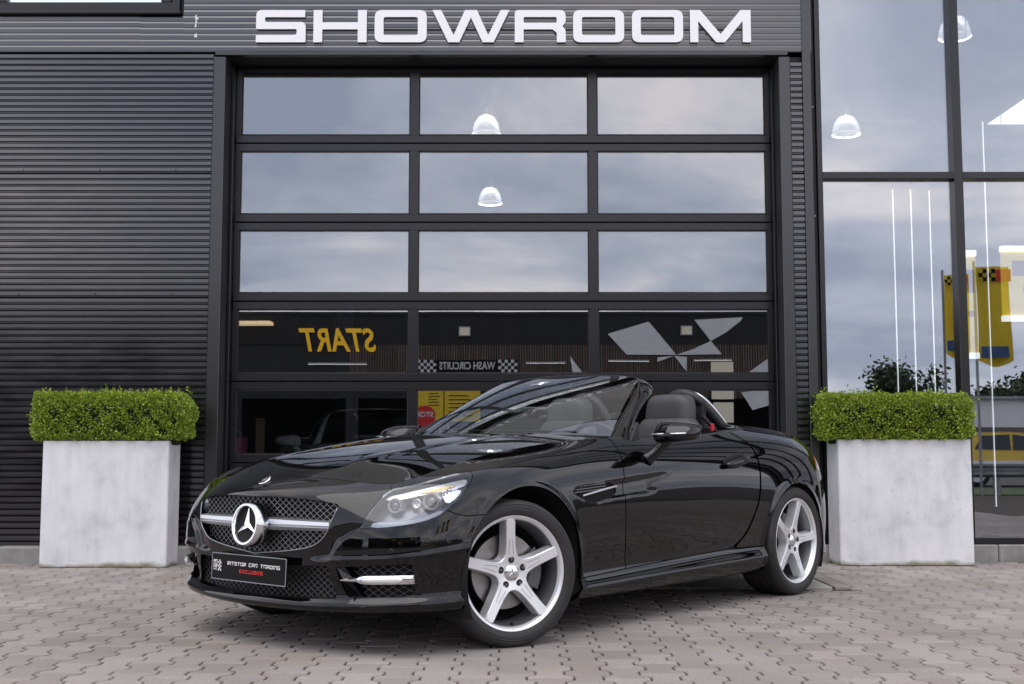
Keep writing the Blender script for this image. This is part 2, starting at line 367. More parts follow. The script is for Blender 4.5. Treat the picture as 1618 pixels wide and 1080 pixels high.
def stroke(path, hv, hh):
    """open polyline to outline; hv/hh = half thickness of steep / flat strokes"""
    P = [np.array(p, float) for p in path]; n = len(P); seg = []
    for a, b in zip(P[:-1], P[1:]):
        d = (b - a) / np.linalg.norm(b - a); w = hv if abs(d[1]) > .5 else hh; seg.append((d, np.array([-d[1], d[0]]) * w))
    def side(sg):
        o = [P[0] + sg * seg[0][1]]
        for i in range(1, n - 1):
            (d1, n1), (d2, n2) = seg[i - 1], seg[i]; A = np.array([d1, -d2]).T
            if abs(np.linalg.det(A)) < 1e-6: o.append(P[i] + sg * n1); continue
            t = np.linalg.solve(A, (P[i] + sg * n2) - (P[i] + sg * n1)); o.append(P[i] + sg * n1 + d1 * t[0])
        return o + [P[-1] + sg * seg[-1][1]]
    return side(1) + side(-1)[::-1]
def text_mesh(name, body, size, mat, parent, matrix, shear=0, bold=0, extrude=.004):
    c = bpy.data.curves.new(name, 'FONT'); c.body = body; c.size = size; c.align_x = 'CENTER'; c.align_y = 'CENTER'; c.shear = shear; c.offset = bold; c.extrude = extrude; c.resolution_u = 3
    o = bpy.data.objects.new(name, c); COL.objects.link(o)
    dg = bpy.context.evaluated_depsgraph_get(); dg.update(); me = bpy.data.meshes.new_from_object(o.evaluated_get(dg))
    bpy.data.objects.remove(o); bpy.data.curves.remove(c)
    me.transform(matrix); me.materials.clear(); me.materials.append(M[mat]); me.name = name
    return link(bpy.data.objects.new(name, me), parent)
# ================================================================== ground
g = MB().box(-400, 400, -600, 60, -.60, -.055).build('ground', 'asphalt'); tag(g, kind='structure')

# interlocking I-shaped pavers: pitch .14 across, .20 deep, columns offset by half a stone
PX, PY = .14, .20
def paver_outline(gap=.0028):
    e, w = .0865 - gap * 1.5, .0535 - gap * 1.5; h = PY / 2 - gap
    a, b_ = .066 + .0040, .034 + .0040
    return [(-e, -h), (e, -h), (e, -a), (w, -b_), (w, b_), (e, a), (e, h), (-e, h), (-e, a), (-w, b_), (-w, -b_), (-e, -a)]
def paver_geo():
    o = paver_outline(); n = len(o)
    v = [(x, y, -.05) for x, y in o] + [(x, y, -.0035) for x, y in o] + [(x - .0035 * np.sign(x), y - .0035 * np.sign(y) * (abs(y) > .08), 0) for x, y in o]
    f = [(k * n + i, k * n + (i + 1) % n, (k + 1) * n + (i + 1) % n, (k + 1) * n + i) for k in (0, 1) for i in range(n)] + [tuple(2 * n + i for i in range(n))]
    return np.array(v), f
pv_v, pv_f = paver_geo()
pavement = meshobj('pavement', [(-14, -4.2, -.014), (14, -4.2, -.014), (14, 9.0, -.014), (-14, 9.0, -.014)], [(0, 1, 2, 3)], 'joint'); tag(pavement, kind='structure')
APX0, APX1, APY0 = -.30, 1.932, 7.306
cells = []
for i in range(-70, 71):
    x = i * PX
    for j in range(-26, 46):
        y = j * PY + (PY / 2 if i % 2 else 0) + .03
        if y > 8.86 or y < -4: continue
        if y + .1 > APY0 and APX0 - .08 < x < APX1 + .08: continue
        if abs(x) > 6.2 and y < 3: continue
        cells.append((x, y))
def in_view(x, y):
    if y < 4.0: return False
    px = 809 + 1889 * x / y; py = 711 + 1889 * .824 / y
    if not (-30 < px < 1648 and py < 1100): return False
    # hidden under the car
    cx, cy = x + .639, y - 5.686; a = cx * -.6574 + cy * -.7535; b_ = cx * .7535 + cy * -.6574
    return not (-3.2 < a < .55 and -.86 < b_ < .7)
vis = sorted([c for c in cells if in_view(*c)], key=lambda c: c[1])[:300]; vset = set(vis)
pm = bpy.data.meshes.new('paver'); pm.from_pydata(pv_v.tolist(), [], pv_f); pm.materials.append(M['paver'])
for x, y in vis:
    o = bpy.data.objects.new('paver', pm); o.location = (x, y, random.uniform(-.0012, .0012)); o.rotation_euler = (random.gauss(0, .004), random.gauss(0, .004), random.gauss(0, .006)); link(o, pavement)
V, F = [], []
for x, y in cells:
    if (x, y) in vset: continue
    a = random.gauss(0, .006); c, s = math.cos(a), math.sin(a); tx, ty = random.gauss(0, .004), random.gauss(0, .004)
    q = np.stack([x + pv_v[:, 0] * c - pv_v[:, 1] * s, y + pv_v[:, 0] * s + pv_v[:, 1] * c, pv_v[:, 2] + pv_v[:, 0] * tx + pv_v[:, 1] * ty + random.uniform(-.0012, .0012)], 1)
    n = len(V); V += q.tolist(); F += [tuple(i + n for i in f) for f in pv_f]
tag(meshobj('far_pavers', V, F, 'paver', pavement), kind='stuff')
apron = MB().box(APX0, APX1, APY0, 9.342, -.05, .002, .004).build('door_apron', 'slab'); tag(apron, kind='structure')
# brick courses between the apron and the wall on the right
for r_ in range(2):
    for k in range(9):
        x0 = 1.945 + r_ * .108
        b_ = MB().box(x0, x0 + .103, 7.306 + k * .172, 7.306 + k * .172 + .167, -.05, .003, .003).build('edging_brick', 'paver', pavement)
# a few fallen leaves / weeds as in the gutter
V, F = [], []
for k in range(46):
    side = random.random() < .5
    x = random.uniform(-3.4, -2.4) if side else random.uniform(1.9, 3.3); y = (8.49 if side else 8.62) - abs(random.gauss(0, .012)); s = random.uniform(.006, .014); a = random.uniform(0, 6.3)
    n = len(V); V += [(x + s * math.cos(a + t), y + s * .7 * math.sin(a + t), .004 + .004 * random.random()) for t in (0, 1.6, 3.1, 4.7)]; F.append((n, n + 1, n + 2, n + 3))
lf = meshobj('leaf_litter', V, F, pmat('dry_leaf', (.20, .15, .03), .8, island=.4)); tag(lf, 'scatter of small yellow-brown leaves along the planter feet', 'leaves', kind='stuff')

# ================================================================== showroom building
WY = 8.95
bld = empty('showroom_building', (0, 9.2, 0))
tag(bld, 'anthracite ribbed metal showroom with glazed sectional door and tall windows', 'building')
def B(name, mb, mat, parent=bld, **k):
    o = mb.build(name, mat, parent, **k)
    if parent is bld: o.location = (0, -9.2, 0)
    return o
def rib_sheet(x0, x1, z0, z1, pitch, depth, y=WY, shape=(.004, .006, .027)):
    """horizontal trapezoid-rib sheet; crest faces the street"""
    n = max(1, round((z1 - z0) / pitch)); p = (z1 - z0) / n; k = p / .0475
    prof = []
    for i in range(n):
        b0 = z0 + i * p
        prof += [(b0, depth), (b0 + shape[0] * k, depth), (b0 + (shape[0] + shape[1] * .7) * k, 0), (b0 + (shape[0] + shape[1] * .7 + shape[2]) * k, 0)]
    prof.append((z1, depth))
    xs = [x0, x1]; m = MB(); G = np.array([[(x, y + d, z) for z, d in prof] for x in xs]); m.grid(G)
    # returns so the sheet is a body, not a film
    m.add([(x0, y + depth + .03, z0), (x0, y + depth + .03, z1), (x1, y + depth + .03, z1), (x1, y + depth + .03, z0)], [(0, 1, 2, 3)])
    return m
zs = [.105, 1.006, 1.977, 2.929, 3.866]
for a, b_ in zip(zs[:-1], zs[1:]):
    B('cladding_sheet', rib_sheet(-7.5, -2.292, a + .003, b_ - .003, .0475, .016), 'clad')
    B('cladding_sheet', rib_sheet(2.135, 2.222, a + .003, min(b_ - .003, 3.80), .0475, .016), 'clad')
for x0, x1, a, b_ in ((-7.5, -2.86, 3.872, 4.16), (-2.53, 2.30, 3.872, 4.62), (-2.86, -2.53, 3.872, 4.155), (-7.5, 2.30, 4.626, 5.55), (-7.5, 2.30, 5.556, 6.5), (-7.5, 2.30, 6.506, 7.2)):
    if (x0, a) == (-7.5, 3.872): x1 = -2.86
    B('fascia_sheet', rib_sheet(x0, x1, a, b_, .0475, .0022, shape=(.004, .005, .029)), 'clad')
wall = MB().box(-7.5, -2.25, 8.985, 9.30, .0, 3.87).box(2.06, 2.30, 8.985, 9.30, 0, 3.84).box(-7.5, -2.75, 8.985, 9.3, 4.9, 7.2).box(-2.6, 2.3, 8.985, 9.3, 3.90, 7.2).box(-7.5, -2.6, 8.985, 9.3, 3.90, 4.17)
B('wall', wall, 'room')
# trims round the door opening
B('door_lintel', MB().box(-2.275, 2.115, 8.932, 8.985, 3.840, 3.868, .003), 'trim')
B('door_soffit', MB().box(-2.25, 2.10, 8.986, 9.36, 3.841, 3.868), 'dark_seal_shade')  # soffit coloured near black to paint the shade under the lintel
for xx in (-2.1975, 2.0435): B('reveal_shade_strip', MB().box(xx, xx + .003, 8.955, 9.19, .0, 3.835), 'dark_seal_shade')  # added dark strips that paint the shade on the reveal's inner sides
B('door_jamb', MB().box(-2.288, -2.198, 8.940, 9.26, 0, 3.832, .004), 'trim')
B('door_jamb', MB().box(2.047, 2.132, 8.940, 9.26, 0, 3.832, .004), 'trim')
B('corner_trim', MB().box(2.226, 2.292, 8.938, 9.20, .105, 7.2, .004), 'trim')
B('gap_seal', MB().box(2.294, 2.326, 8.99, 9.2, .105, 7.2), 'dark_seal_shade')
B('guide_rail', MB().box(-2.193, -2.168, 9.12, 9.26, .0, 3.83, .003), 'frame'); B('guide_rail', MB().box(2.024, 2.0425, 9.12, 9.26, 0, 3.83, .003), 'frame')
for x0, x1, y, kk in ((-7.5, -2.29, 8.80, 7), (2.135, 8.0, 8.945, 8)):
    w = (x1 - x0) / kk
    for i in range(kk): B('plinth_block', MB().box(x0 + i * w + .003, x0 + (i + 1) * w - .003, y, 9.06, -.03, .118 if y < 8.9 else .125, .008), 'plinth')
B('threshold', MB().box(-2.19, -.305, 8.905, 9.342, -.05, .004, .003), 'plinth')
# sectional door: five glazed sections over a closed one
DY = 9.20
rows = [(3.251, 3.815), (2.616, 3.247), (1.989, 2.612), (1.359, 1.985), (.729, 1.355), (.03, .725)]
cols = [(-2.126, -.799), (-.732, .599), (.666, 1.988)]
rows = [(.824 + (a - .824) * .9892, .824 + (b - .824) * .9892) for a, b in rows]; rows[0] = (rows[0][0], 3.835)
for ri, (z0, z1) in enumerate(rows):
    a, b_ = z0 + .060, z1 - .062
    if ri == 0: b_ = 3.80
    fr_ = MB().box(-2.165, 2.022, DY, DY + .045, z0, a, .003).box(-2.165, 2.022, DY, DY + .045, b_, z1 - .004, .003)
    for x0, x1 in ((-2.165, -2.126), (-.799, -.732), (.599, .666), (1.988, 2.022)): fr_.box(x0, x1, DY + .0015, DY + .0435, a - .001, b_ + .001)
    sec = B('door_section', fr_, 'frame')
    for x0, x1 in cols:
        if ri == 5: MB().box(x0 - .001, x1 + .001, DY + .012, DY + .03, a, b_).build('door_panel', 'frame', sec)
        else:
            MB().box(x0 - .001, x1 + .001, DY + .012, DY + .020, a - .001, b_ + .001).build('pane', 'glass', sec)
            s_ = .009; mb = MB()
            for q in ((x0, x0 + s_, a, b_), (x1 - s_, x1, a, b_), (x0, x1, a, a + s_), (x0, x1, b_ - s_, b_)): mb.box(q[0], q[1], DY + .004, DY + .0118, q[2], q[3])
            mb.build('glazing_bead', 'dark_seal_shade', sec)
# tall curtain-wall windows on the right
CY = 9.00
stiles = [(2.330, 2.372), (3.375, 3.442), (4.46, 4.53), (5.55, 5.62), (6.6, 6.67), (7.7, 7.77)]
rails = [(.128, .175), (2.886, 2.94), (5.1, 5.16), (7.1, 7.2)]
cwf = MB()
for x0, x1 in stiles: cwf.box(x0, x1, CY - .03, CY + .11, .127, 7.2, .004)
for z0, z1 in rails:
    for (a, b_), (c, d) in zip(stiles[:-1], stiles[1:]): cwf.box(b_ - .001, c + .001, CY - .026, CY + .10, z0, z1, .003)
cw = B('curtain_wall', cwf, 'frame')
for (a, b_), (c, d) in zip(stiles[:-1], stiles[1:]):
    for (e0, e1), (f0, f1) in zip(rails[:-1], rails[1:]):
        MB().box(b_ - .002, c + .002, CY + .03, CY + .042, e1 - .002, f0 + .002).build('pane', 'glass_solar', cw)
# upper left window with its white blind down
wf = MB().box(-3.96, -2.545, 8.905, 8.99, 4.162, 4.178, .002).box(-3.96, -2.60, 8.925, 8.99, 4.18, 4.256, .003).box(-2.70, -2.625, 8.925, 8.99, 4.257, 4.86, .003).box(-2.618, -2.56, 8.93, 8.99, 4.18, 4.86, .003).box(-3.96, -2.60, 8.925, 8.99, 4.864, 4.93, .003).box(-3.955, -3.885, 8.925, 8.99, 4.257, 4.862, .003)
wo = B('window', wf, 'frame')
MB().box(-3.886, -2.699, 8.955, 8.962, 4.254, 4.866).build('pane', 'glass', wo)
MB().box(-3.884, -2.701, 8.972, 8.978, 4.26, 4.86).build('blind', 'white_blind', wo)
# bird-lime streak below the window and small rivets
B('rivet', MB().lathe([(0, 0), (.004, .001), (.005, .004)], 8, 'y'), 'satin').location = (2.31, 8.986 - 9.2, 3.45)
B('rivet', MB().lathe([(0, 0), (.004, .001), (.005, .004)], 8, 'y'), 'satin').location = (2.31, 8.986 - 9.2, 2.60)
st_ = MB()
for z in zs[1:-1]:
    for x in np.arange(-7.2, -2.4, .58): st_.lathe([(0, -.003), (.004, -.003), (.0065, 0)], 8, 'y'); st_.v[-24:] = [(a + x, b + WY, c + z + .02) for a, b, c in st_.v[-24:]]
tag(B('screw_heads', st_, 'dark_seal_shade'), kind='stuff')
ls = MB()
for k in range(14):
    zc_ = 4.17 - .20 * random.random() ** 1.5; w_ = random.uniform(.002, .006); hh = random.uniform(.006, .035); xx = -2.432 + random.gauss(0, .004)
    ls.box(xx - w_, xx + w_, WY - .0012 - .0003 * k, WY + .004, zc_ - hh, zc_)
tag(B('lime_streak', ls, 'white_print'), kind='stuff')
# inside of the showroom
B('showroom_wall', MB().box(-7.5, 8.2, 23, 23.2, 0, 7.2).box(-7.7, -7.5, 9, 23.2, 0, 7.2).box(8.2, 8.4, 9, 23.2, 0, 7.2), 'room')
B('roof', MB().box(-7.7, 8.4, 8.99, 23.2, 7.2, 7.4), 'room')
fl = MB().box(-7.5, 8.2, 9.345, 23, -.05, .0).build('showroom_floor', 'room_floor'); tag(fl, kind='structure')

# ---------------- sign letters
def LET():
    d = {}
    def ring(w): return [roundpoly([(0, 0), (w, 0), (w, 1), (0, 1)], .22), roundpoly([(.27, .215), (w - .27, .215), (w - .27, .785), (.27, .785)], .07)[::-1]]
    def S(w):
        p = stroke([(w - .02, .89), (.135, .89), (.135, .52), (w - .135, .52), (w - .135, .11), (0, .11)], .135, .11)
        return [roundpoly(p, [0, .04, .06 + .1, .16, .04, 0, 0, .18, .05, .05, .18, 0] if len(p) == 12 else .08)]
    d['S'] = (1.52, [S(1.52)])
    d['H'] = (1.62, [[[(0, 0), (.27, 0), (.27, .40), (1.35, .40), (1.35, 0), (1.62, 0), (1.62, 1), (1.35, 1), (1.35, .62), (.27, .62), (.27, 1), (0, 1)]]])
    d['O'] = (1.58, [ring(1.58)])
    d['W'] = (2.425, [[[(0, 1), (.50, 0), (.845, 0), (1.2125, .77), (1.58, 0), (1.925, 0), (2.425, 1), (2.15, 1), (1.755, .22), (1.40, 1), (1.025, 1), (.67, .22), (.275, 1)]]])
    w = 1.55
    d['R'] = (w, [[roundpoly([(0, 0), (.27, 0), (.27, .40), (w - .40, .40), (w - .27, .30), (w - .27, 0), (w, 0), (w, .38), (w - .10, .50), (w, .62), (w, 1), (0, 1)], [0, 0, 0, .03, .03, 0, 0, .06, .04, .06, .24, .12]), roundpoly([(.27, .60), (w - .27, .60), (w - .27, .785), (.27, .785)], .05)[::-1]]])
    d['M'] = (1.87, [[[(0, 0), (.25, 0), (.25, .66), (.80, 0), (1.07, 0), (1.62, .66), (1.62, 0), (1.87, 0), (1.87, 1), (1.56, 1), (.935, .25), (.31, 1), (0, 1)]]])
    return d
LT = LET()
sign = empty('showroom_sign', (0, 8.945, 3.94)); tag(sign, 'white raised letters spelling SHOWROOM on the fascia above the door', 'sign')
lx = [(-1.966, 'S'), (-1.525, 'H'), (-1.055, 'O'), (-.612, 'W'), (.021, 'R'), (.470, 'O'), (.922, 'O'), (1.368, 'M')]
ends = [-1.585, -1.116, -.655, -.019, .412, .861, 1.314, 1.834]
for (x, ch), xe in zip(lx, ends):
    w, shapes = LT[ch]; mb = MB()
    for loops in shapes:
        # W is tall-mitred: clip to the cap height
        lo = [[(p[0] / w * (xe - x), min(max(p[1], 0), 1) * .254) for p in l] for l in loops]
        mb.prism(lo, 0, 1, lambda a, b, d: (a, -.018 + .012 * d, b))
    mb.build('letter', 'white_sign', sign).location = (x, 0, 0)
MB().box(-1.95, 1.82, -.0025, .0, .10, .112).build('fixing_rail', 'dark_seal_shade', sign)

# ================================================================== planters and hedges
def planter(x0, x1, y0, y1, z1, label):
    cx, cy = (x0 + x1) / 2, (y0 + y1) / 2; hx, hy = (x1 - x0) / 2, (y1 - y0) / 2
    p = empty('planter', (cx, cy, 0)); tag(p, label, 'planter')
    t = .035; m = MB()
    bm = bmesh.new(); bmesh.ops.create_cube(bm, size=1)
    for v in bm.verts: v.co = Vector((v.co.x * 2 * hx, v.co.y * 2 * hy, (v.co.z + .5) * z1))
    top = [f for f in bm.faces if f.normal.z > .9]
    r_ = bmesh.ops.inset_region(bm, faces=top, thickness=t); bmesh.ops.translate(bm, vec=(0, 0, -.06), verts=list(top[0].verts))
    ed = [e_ for e_ in bm.edges if abs(e_.verts[0].co.x) > hx - .001 or abs(e_.verts[0].co.y) > hy - .001]
    bmesh.ops.subdivide_edges(bm, edges=bm.edges[:], cuts=3, use_grid_fill=True)
    bmesh.ops.bevel(bm, geom=[e_ for e_ in bm.edges if e_.calc_face_angle(0) > 1], offset=.006, segments=2, affect='EDGES')
    m.bm(bm).build('box', 'concrete', p, smooth=True, sharp=35)
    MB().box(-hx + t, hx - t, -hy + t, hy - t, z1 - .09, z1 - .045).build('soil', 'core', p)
    return p
def hedge(cx, cy, hx, hy, z0, z1, label, seed):
    rg = np.random.default_rng(seed); h = empty('boxwood_hedge', (cx, cy, z0)); tag(h, label, 'hedge'); hz = (z1 - z0) / 2
    # rounded box shell sampling
    N = 36000; p = rg.uniform(-1, 1, (N * 6, 3)); ext = np.array([hx, hy, hz]); rr = .09
    q = p * ext; inner = ext - rr; dq = np.maximum(np.abs(q) - inner, 0); sd_ = np.linalg.norm(dq, axis=1) - rr
    lump = .016 * np.sin(q[:, 0] * 21 + seed) * np.sin(q[:, 2] * 26 + 1) + .014 * np.sin(q[:, 0] * 47 + q[:, 2] * 39) + .008 * np.sin(q[:, 1] * 33)
    depth = -(sd_ - lump)
    keep = (depth > -.012) & (depth < .075) & (rg.random(len(q)) < np.exp(-np.maximum(depth, 0) / .022))
    q = q[keep]; q = q[:N]
    # a few wilder shoots that break the outline
    ns = 60; sh = np.stack([rg.uniform(-hx, hx, ns), rg.uniform(-hy, hy, ns) * .9, np.full(ns, hz - .005)], 1); spr = []
    for s_ in sh:
        L_ = abs(rg.normal(0, .018)) + .008; dr = np.array([rg.normal(0, .35), rg.normal(0, .35), 1])
        for k in range(9): spr.append(s_ + dr * L_ * k / 8 + rg.normal(0, .005, 3))
    nf = 20
    for k in range(nf):
        e_ = np.array([rg.choice([-1, 1]) * hx, rg.uniform(-hy, hy), rg.uniform(-hz, hz)]); L_ = abs(rg.normal(0, .014)) + .006
        for j in range(7): spr.append(e_ + np.array([np.sign(e_[0]), 0, .3]) * L_ * j / 6 + rg.normal(0, .005, 3))
    q = np.concatenate([q, np.array(spr)])
    n = len(q); inner = ext - rr; out = q - np.clip(q, -inner, inner); nn = np.linalg.norm(out, axis=1, keepdims=True); out = np.where(nn > 1e-4, out / np.maximum(nn, 1e-4), np.array([0, -1, .3]))
    d = out * .55 + rg.normal(0, .62, (n, 3)) + np.array([0, 0, .35]); d /= np.linalg.norm(d, axis=1, keepdims=True)
    a = np.cross(d, rg.normal(0, 1, (n, 3))); a /= np.linalg.norm(a, axis=1, keepdims=True); c = np.cross(d, a)
    L_ = rg.uniform(.011, .019, (n, 1)); W_ = L_ * rg.uniform(.38, .50, (n, 1))
    v = np.stack([q, q + d * L_ * .45 + a * W_ - c * L_ * .08, q + d * L_, q + d * L_ * .45 - a * W_ - c * L_ * .08, q + d * L_ * .5 + c * L_ * .04], 1).reshape(-1, 3); v[:, 2] += hz
    i = np.arange(n)[:, None] * 5; f = np.concatenate([i + [0, 1, 4], i + [1, 2, 4], i + [2, 3, 4], i + [3, 0, 4]])
    me = bpy.data.meshes.new('foliage'); me.from_pydata(v.tolist(), [], f.tolist()); me.materials.append(M['leaf'])
    fo = bpy.data.objects.new('foliage', me); link(fo, h); tag(fo, kind='stuff')
    co = MB().box(-hx + .085, hx - .085, -hy + .08, hy - .08, -.04, 2 * hz - .085, .04).build('inner_shade', 'core', h)  # plain dark box painting the shade between the leaves
    for k in range(7): x = -hx + .15 + k * (2 * hx - .3) / 6; MB().tube([(x, 0, -.12), (x + .01, .01, .06)], .008, 6).build('stem', 'bark', h)
    return h
planter(-3.322, -2.428, 8.50, 8.792, .894, 'pale concrete box planter beside the ribbed metal wall')
hedge(-2.862, 8.655, .545, .195, .895, 1.232, 'clipped boxwood hedge with a stray upright sprig, before the ribbed metal wall', 3)
planter(2.343, 3.300, 8.63, 8.94, .906, 'pale concrete box planter in front of the tall windows')
hedge(2.785, 8.775, .540, .195, .90, 1.228, 'clipped boxwood hedge growing in the planter before the tall windows', 8)

# ================================================================== the car
# car frame: x forward (front axle at 0), y left, z up; metres

REF=np.array([(.748,0),(.728,.25),(.678,.47),(.605,.66),(.495,.797),(.30,.876),(0,.905),(-.40,.900),(-.78,.893),(-1.25,.893),(-1.75,.897),(-2.10,.904),(-2.43,.912),(-2.75,.892),(-3.0,.822),(-3.2,.60),(-3.27,.30),(-3.29,0)])
def nrm(R):
    T=np.zeros_like(R); T[1:-1]=R[2:]-R[:-2]; T[0]=(0,1); T[-1]=(0,-1)
    T/=np.linalg.norm(T,axis=1)[:,None]
    return np.stack([T[:,1],-T[:,0]],1)
# lines k0..k12: (d,z)
SEC={
0:[(.12,.160),(.03,.165),(.012,.180),(.012,.205),(.050,.228),(.030,.30),(.050,.385),(.040,.48),(.022,.58),(.018,.632),(.040,.662),(.088,.692),(.138,.714)],
1:[(.12,.160),(.03,.165),(.010,.180),(.010,.205),(.046,.228),(.030,.30),(.048,.385),(.036,.48),(.024,.575),(.020,.626),(.045,.658),(.092,.688),(.140,.709)],
2:[(.12,.165),(.03,.168),(.006,.182),(.006,.210),(.040,.232),(.018,.30),(.000,.385),(.006,.47),(.018,.55),(.030,.598),(.055,.640),(.095,.672),(.140,.696)],
3:[(.12,.170),(.03,.175),(.004,.186),(.004,.218),(.034,.238),(.012,.31),(-.004,.392),(-.004,.46),(.008,.52),(.038,.570),(.074,.620),(.108,.655),(.134,.678)],
4:[(.12,.172),(.03,.178),(.004,.190),(.004,.225),(.030,.242),(.012,.31),(-.002,.402),(-.002,.46),(.012,.53),(.036,.585),(.072,.640),(.112,.682),(.152,.706)],
5:[(.12,.172),(.03,.178),(.004,.192),(.004,.236),(.026,.254),(.012,.32),(.000,.424),(.002,.48),(.006,.55),(.016,.615),(.042,.672),(.100,.722),(.188,.752)],
6:[(.12,.15),(.03,.155),(.004,.20),(.004,.225),(.026,.25),(.014,.33),(.004,.43),(.002,.50),(.000,.57),(.006,.65),(.030,.724),(.095,.780),(.200,.808)],
7:[(.12,.145),(.03,.150),(.004,.195),(.004,.210),(.038,.25),(.030,.33),(.020,.42),(.014,.50),(.012,.59),(.016,.675),(.038,.752),(.095,.820),(.180,.858)],
8:[(.12,.145),(.03,.150),(.004,.205),(.004,.222),(.038,.262),(.028,.34),(.014,.43),(.004,.51),(.000,.60),(.006,.70),(.026,.772),(.070,.835),(.128,.886)],
9:[(.12,.145),(.03,.150),(.004,.215),(.004,.232),(.038,.272),(.026,.345),(.012,.43),(.002,.51),(.000,.60),(.002,.705),(.020,.775),(.060,.838),(.112,.878)],
10:[(.12,.145),(.03,.150),(.004,.225),(.004,.242),(.038,.285),(.024,.35),(.010,.44),(.002,.52),(.000,.61),(.004,.715),(.024,.79),(.066,.855),(.120,.905)],
11:[(.12,.15),(.03,.155),(.004,.235),(.004,.252),(.034,.288),(.018,.36),(.006,.45),(.000,.53),(.000,.62),(.008,.725),(.034,.81),(.088,.882),(.165,.938)],
12:[(.12,.16),(.03,.165),(.004,.225),(.004,.250),(.026,.29),(.012,.36),(.002,.46),(.000,.54),(.002,.63),(.012,.73),(.046,.825),(.120,.905),(.245,.962)],
13:[(.12,.17),(.03,.175),(.004,.20),(.004,.225),(.020,.27),(.008,.36),(.000,.46),(.000,.55),(.006,.64),(.022,.735),(.062,.82),(.135,.885),(.235,.932)],
14:[(.12,.18),(.03,.185),(.004,.20),(.004,.225),(.012,.27),(.002,.36),(.000,.46),(.006,.55),(.022,.64),(.040,.72),(.068,.79),(.110,.85),(.170,.898)],
15:[(.12,.18),(.03,.185),(.004,.20),(.004,.225),(.010,.27),(.000,.36),(.000,.46),(.010,.55),(.040,.64),(.060,.71),(.080,.775),(.105,.835),(.130,.885)],
16:[(.12,.18),(.03,.185),(.004,.20),(.004,.225),(.010,.27),(.000,.36),(.000,.46),(.010,.55),(.045,.64),(.065,.71),(.085,.775),(.105,.835),(.125,.885)],
17:[(.12,.18),(.03,.185),(.004,.20),(.004,.225),(.010,.27),(.000,.36),(.000,.46),(.010,.55),(.045,.64),(.065,.71),(.085,.775),(.105,.835),(.125,.885)],
}
N=nrm(REF)
CAGE=np.zeros((18,13,3))
for i in range(18):
    for k,(d,z) in enumerate(SEC[i]):
        CAGE[i,k,:2]=REF[i]-N[i]*d; CAGE[i,k,2]=z
def S(u,v):
    u=np.asarray(u,float);v=np.asarray(v,float)
    sh=u.shape; u=u.ravel(); v=v.ravel()
    # bspline both dirs
    C=CAGE
    C=np.concatenate([[2*C[0]-C[1]],C,[2*C[-1]-C[-2]]],0)
    C[0]=CAGE[1]*[1,-1,1]; C[-1]=CAGE[-2]*[1,-1,1]
    C=np.concatenate([2*C[:,:1]-C[:,1:2],C,2*C[:,-1:]-C[:,-2:-1]],1)
    def wt(t,n):
        x=np.clip(t,0,1)*n; i=np.minimum(x.astype(int),n-1); f=x-i
        return i,np.stack([(1-f)**3,3*f**3-6*f**2+4,-3*f**3+3*f**2+3*f+1,f**3],-1)/6
    iu,wu=wt(u,C.shape[0]-3); iv,wv=wt(v,C.shape[1]-3)
    out=np.zeros((u.size,3))
    for a in range(4):
        for b in range(4):
            out+=(wu[:,a]*wv[:,b])[:,None]*C[iu+a,iv+b]
    return out.reshape(sh+(3,))

def sdf_poly(pts, poly):
    """signed distance, + inside; pts (...,2)"""
    sh = pts.shape[:-1]; p = pts.reshape(-1, 2); poly = np.asarray(poly, float); q = np.roll(poly, -1, 0)
    d = np.full(len(p), 1e9); ins = np.zeros(len(p), bool)
    for a, b in zip(poly, q):
        e = b - a; l2 = e @ e
        if l2 < 1e-14: continue
        w = p - a; t = np.clip(w @ e / l2, 0, 1); d = np.minimum(d, np.hypot(*(w - t[:, None] * e).T))
        c = ((a[1] > p[:, 1]) != (b[1] > p[:, 1])); 
        if c.any(): ins ^= c & (p[:, 0] < e[0] * (p[:, 1] - a[1]) / (e[1] if e[1] else 1e-12) + a[0])
    return np.where(ins, d, -d).reshape(sh)
SC = np.array([5.35, .98])
def uvp(poly, it=2, sharp=()):
    P_ = np.asarray(poly, float) * SC
    if sharp: return np.array(roundpoly(P_, [0 if i in sharp else 1 for i in range(len(P_))], 5))
    return chaikin(P_, it) if it else P_
def Fuv(poly, it=2, sharp=()):
    pl = uvp(poly, it, sharp); return lambda u, v, P: sdf_poly(np.stack([u * SC[0], v * SC[1]], -1), pl)
FARCH = (-.062, .300, .372); RARCH = (-2.428, .285, .350)
def Farch(u, v, P):
    a = np.hypot(P[..., 0] - FARCH[0], P[..., 2] - FARCH[1]) - FARCH[2]; b = np.hypot(P[..., 0] - RARCH[0], P[..., 2] - RARCH[1]) - RARCH[2]
    return np.minimum(a, b)
def Fand(*fs): return lambda u, v, P: np.min([f(u, v, P) for f in fs], axis=0)
def Fnot(f): return lambda u, v, P: -f(u, v, P)
def Foff(f, d): return lambda u, v, P: f(u, v, P) - d

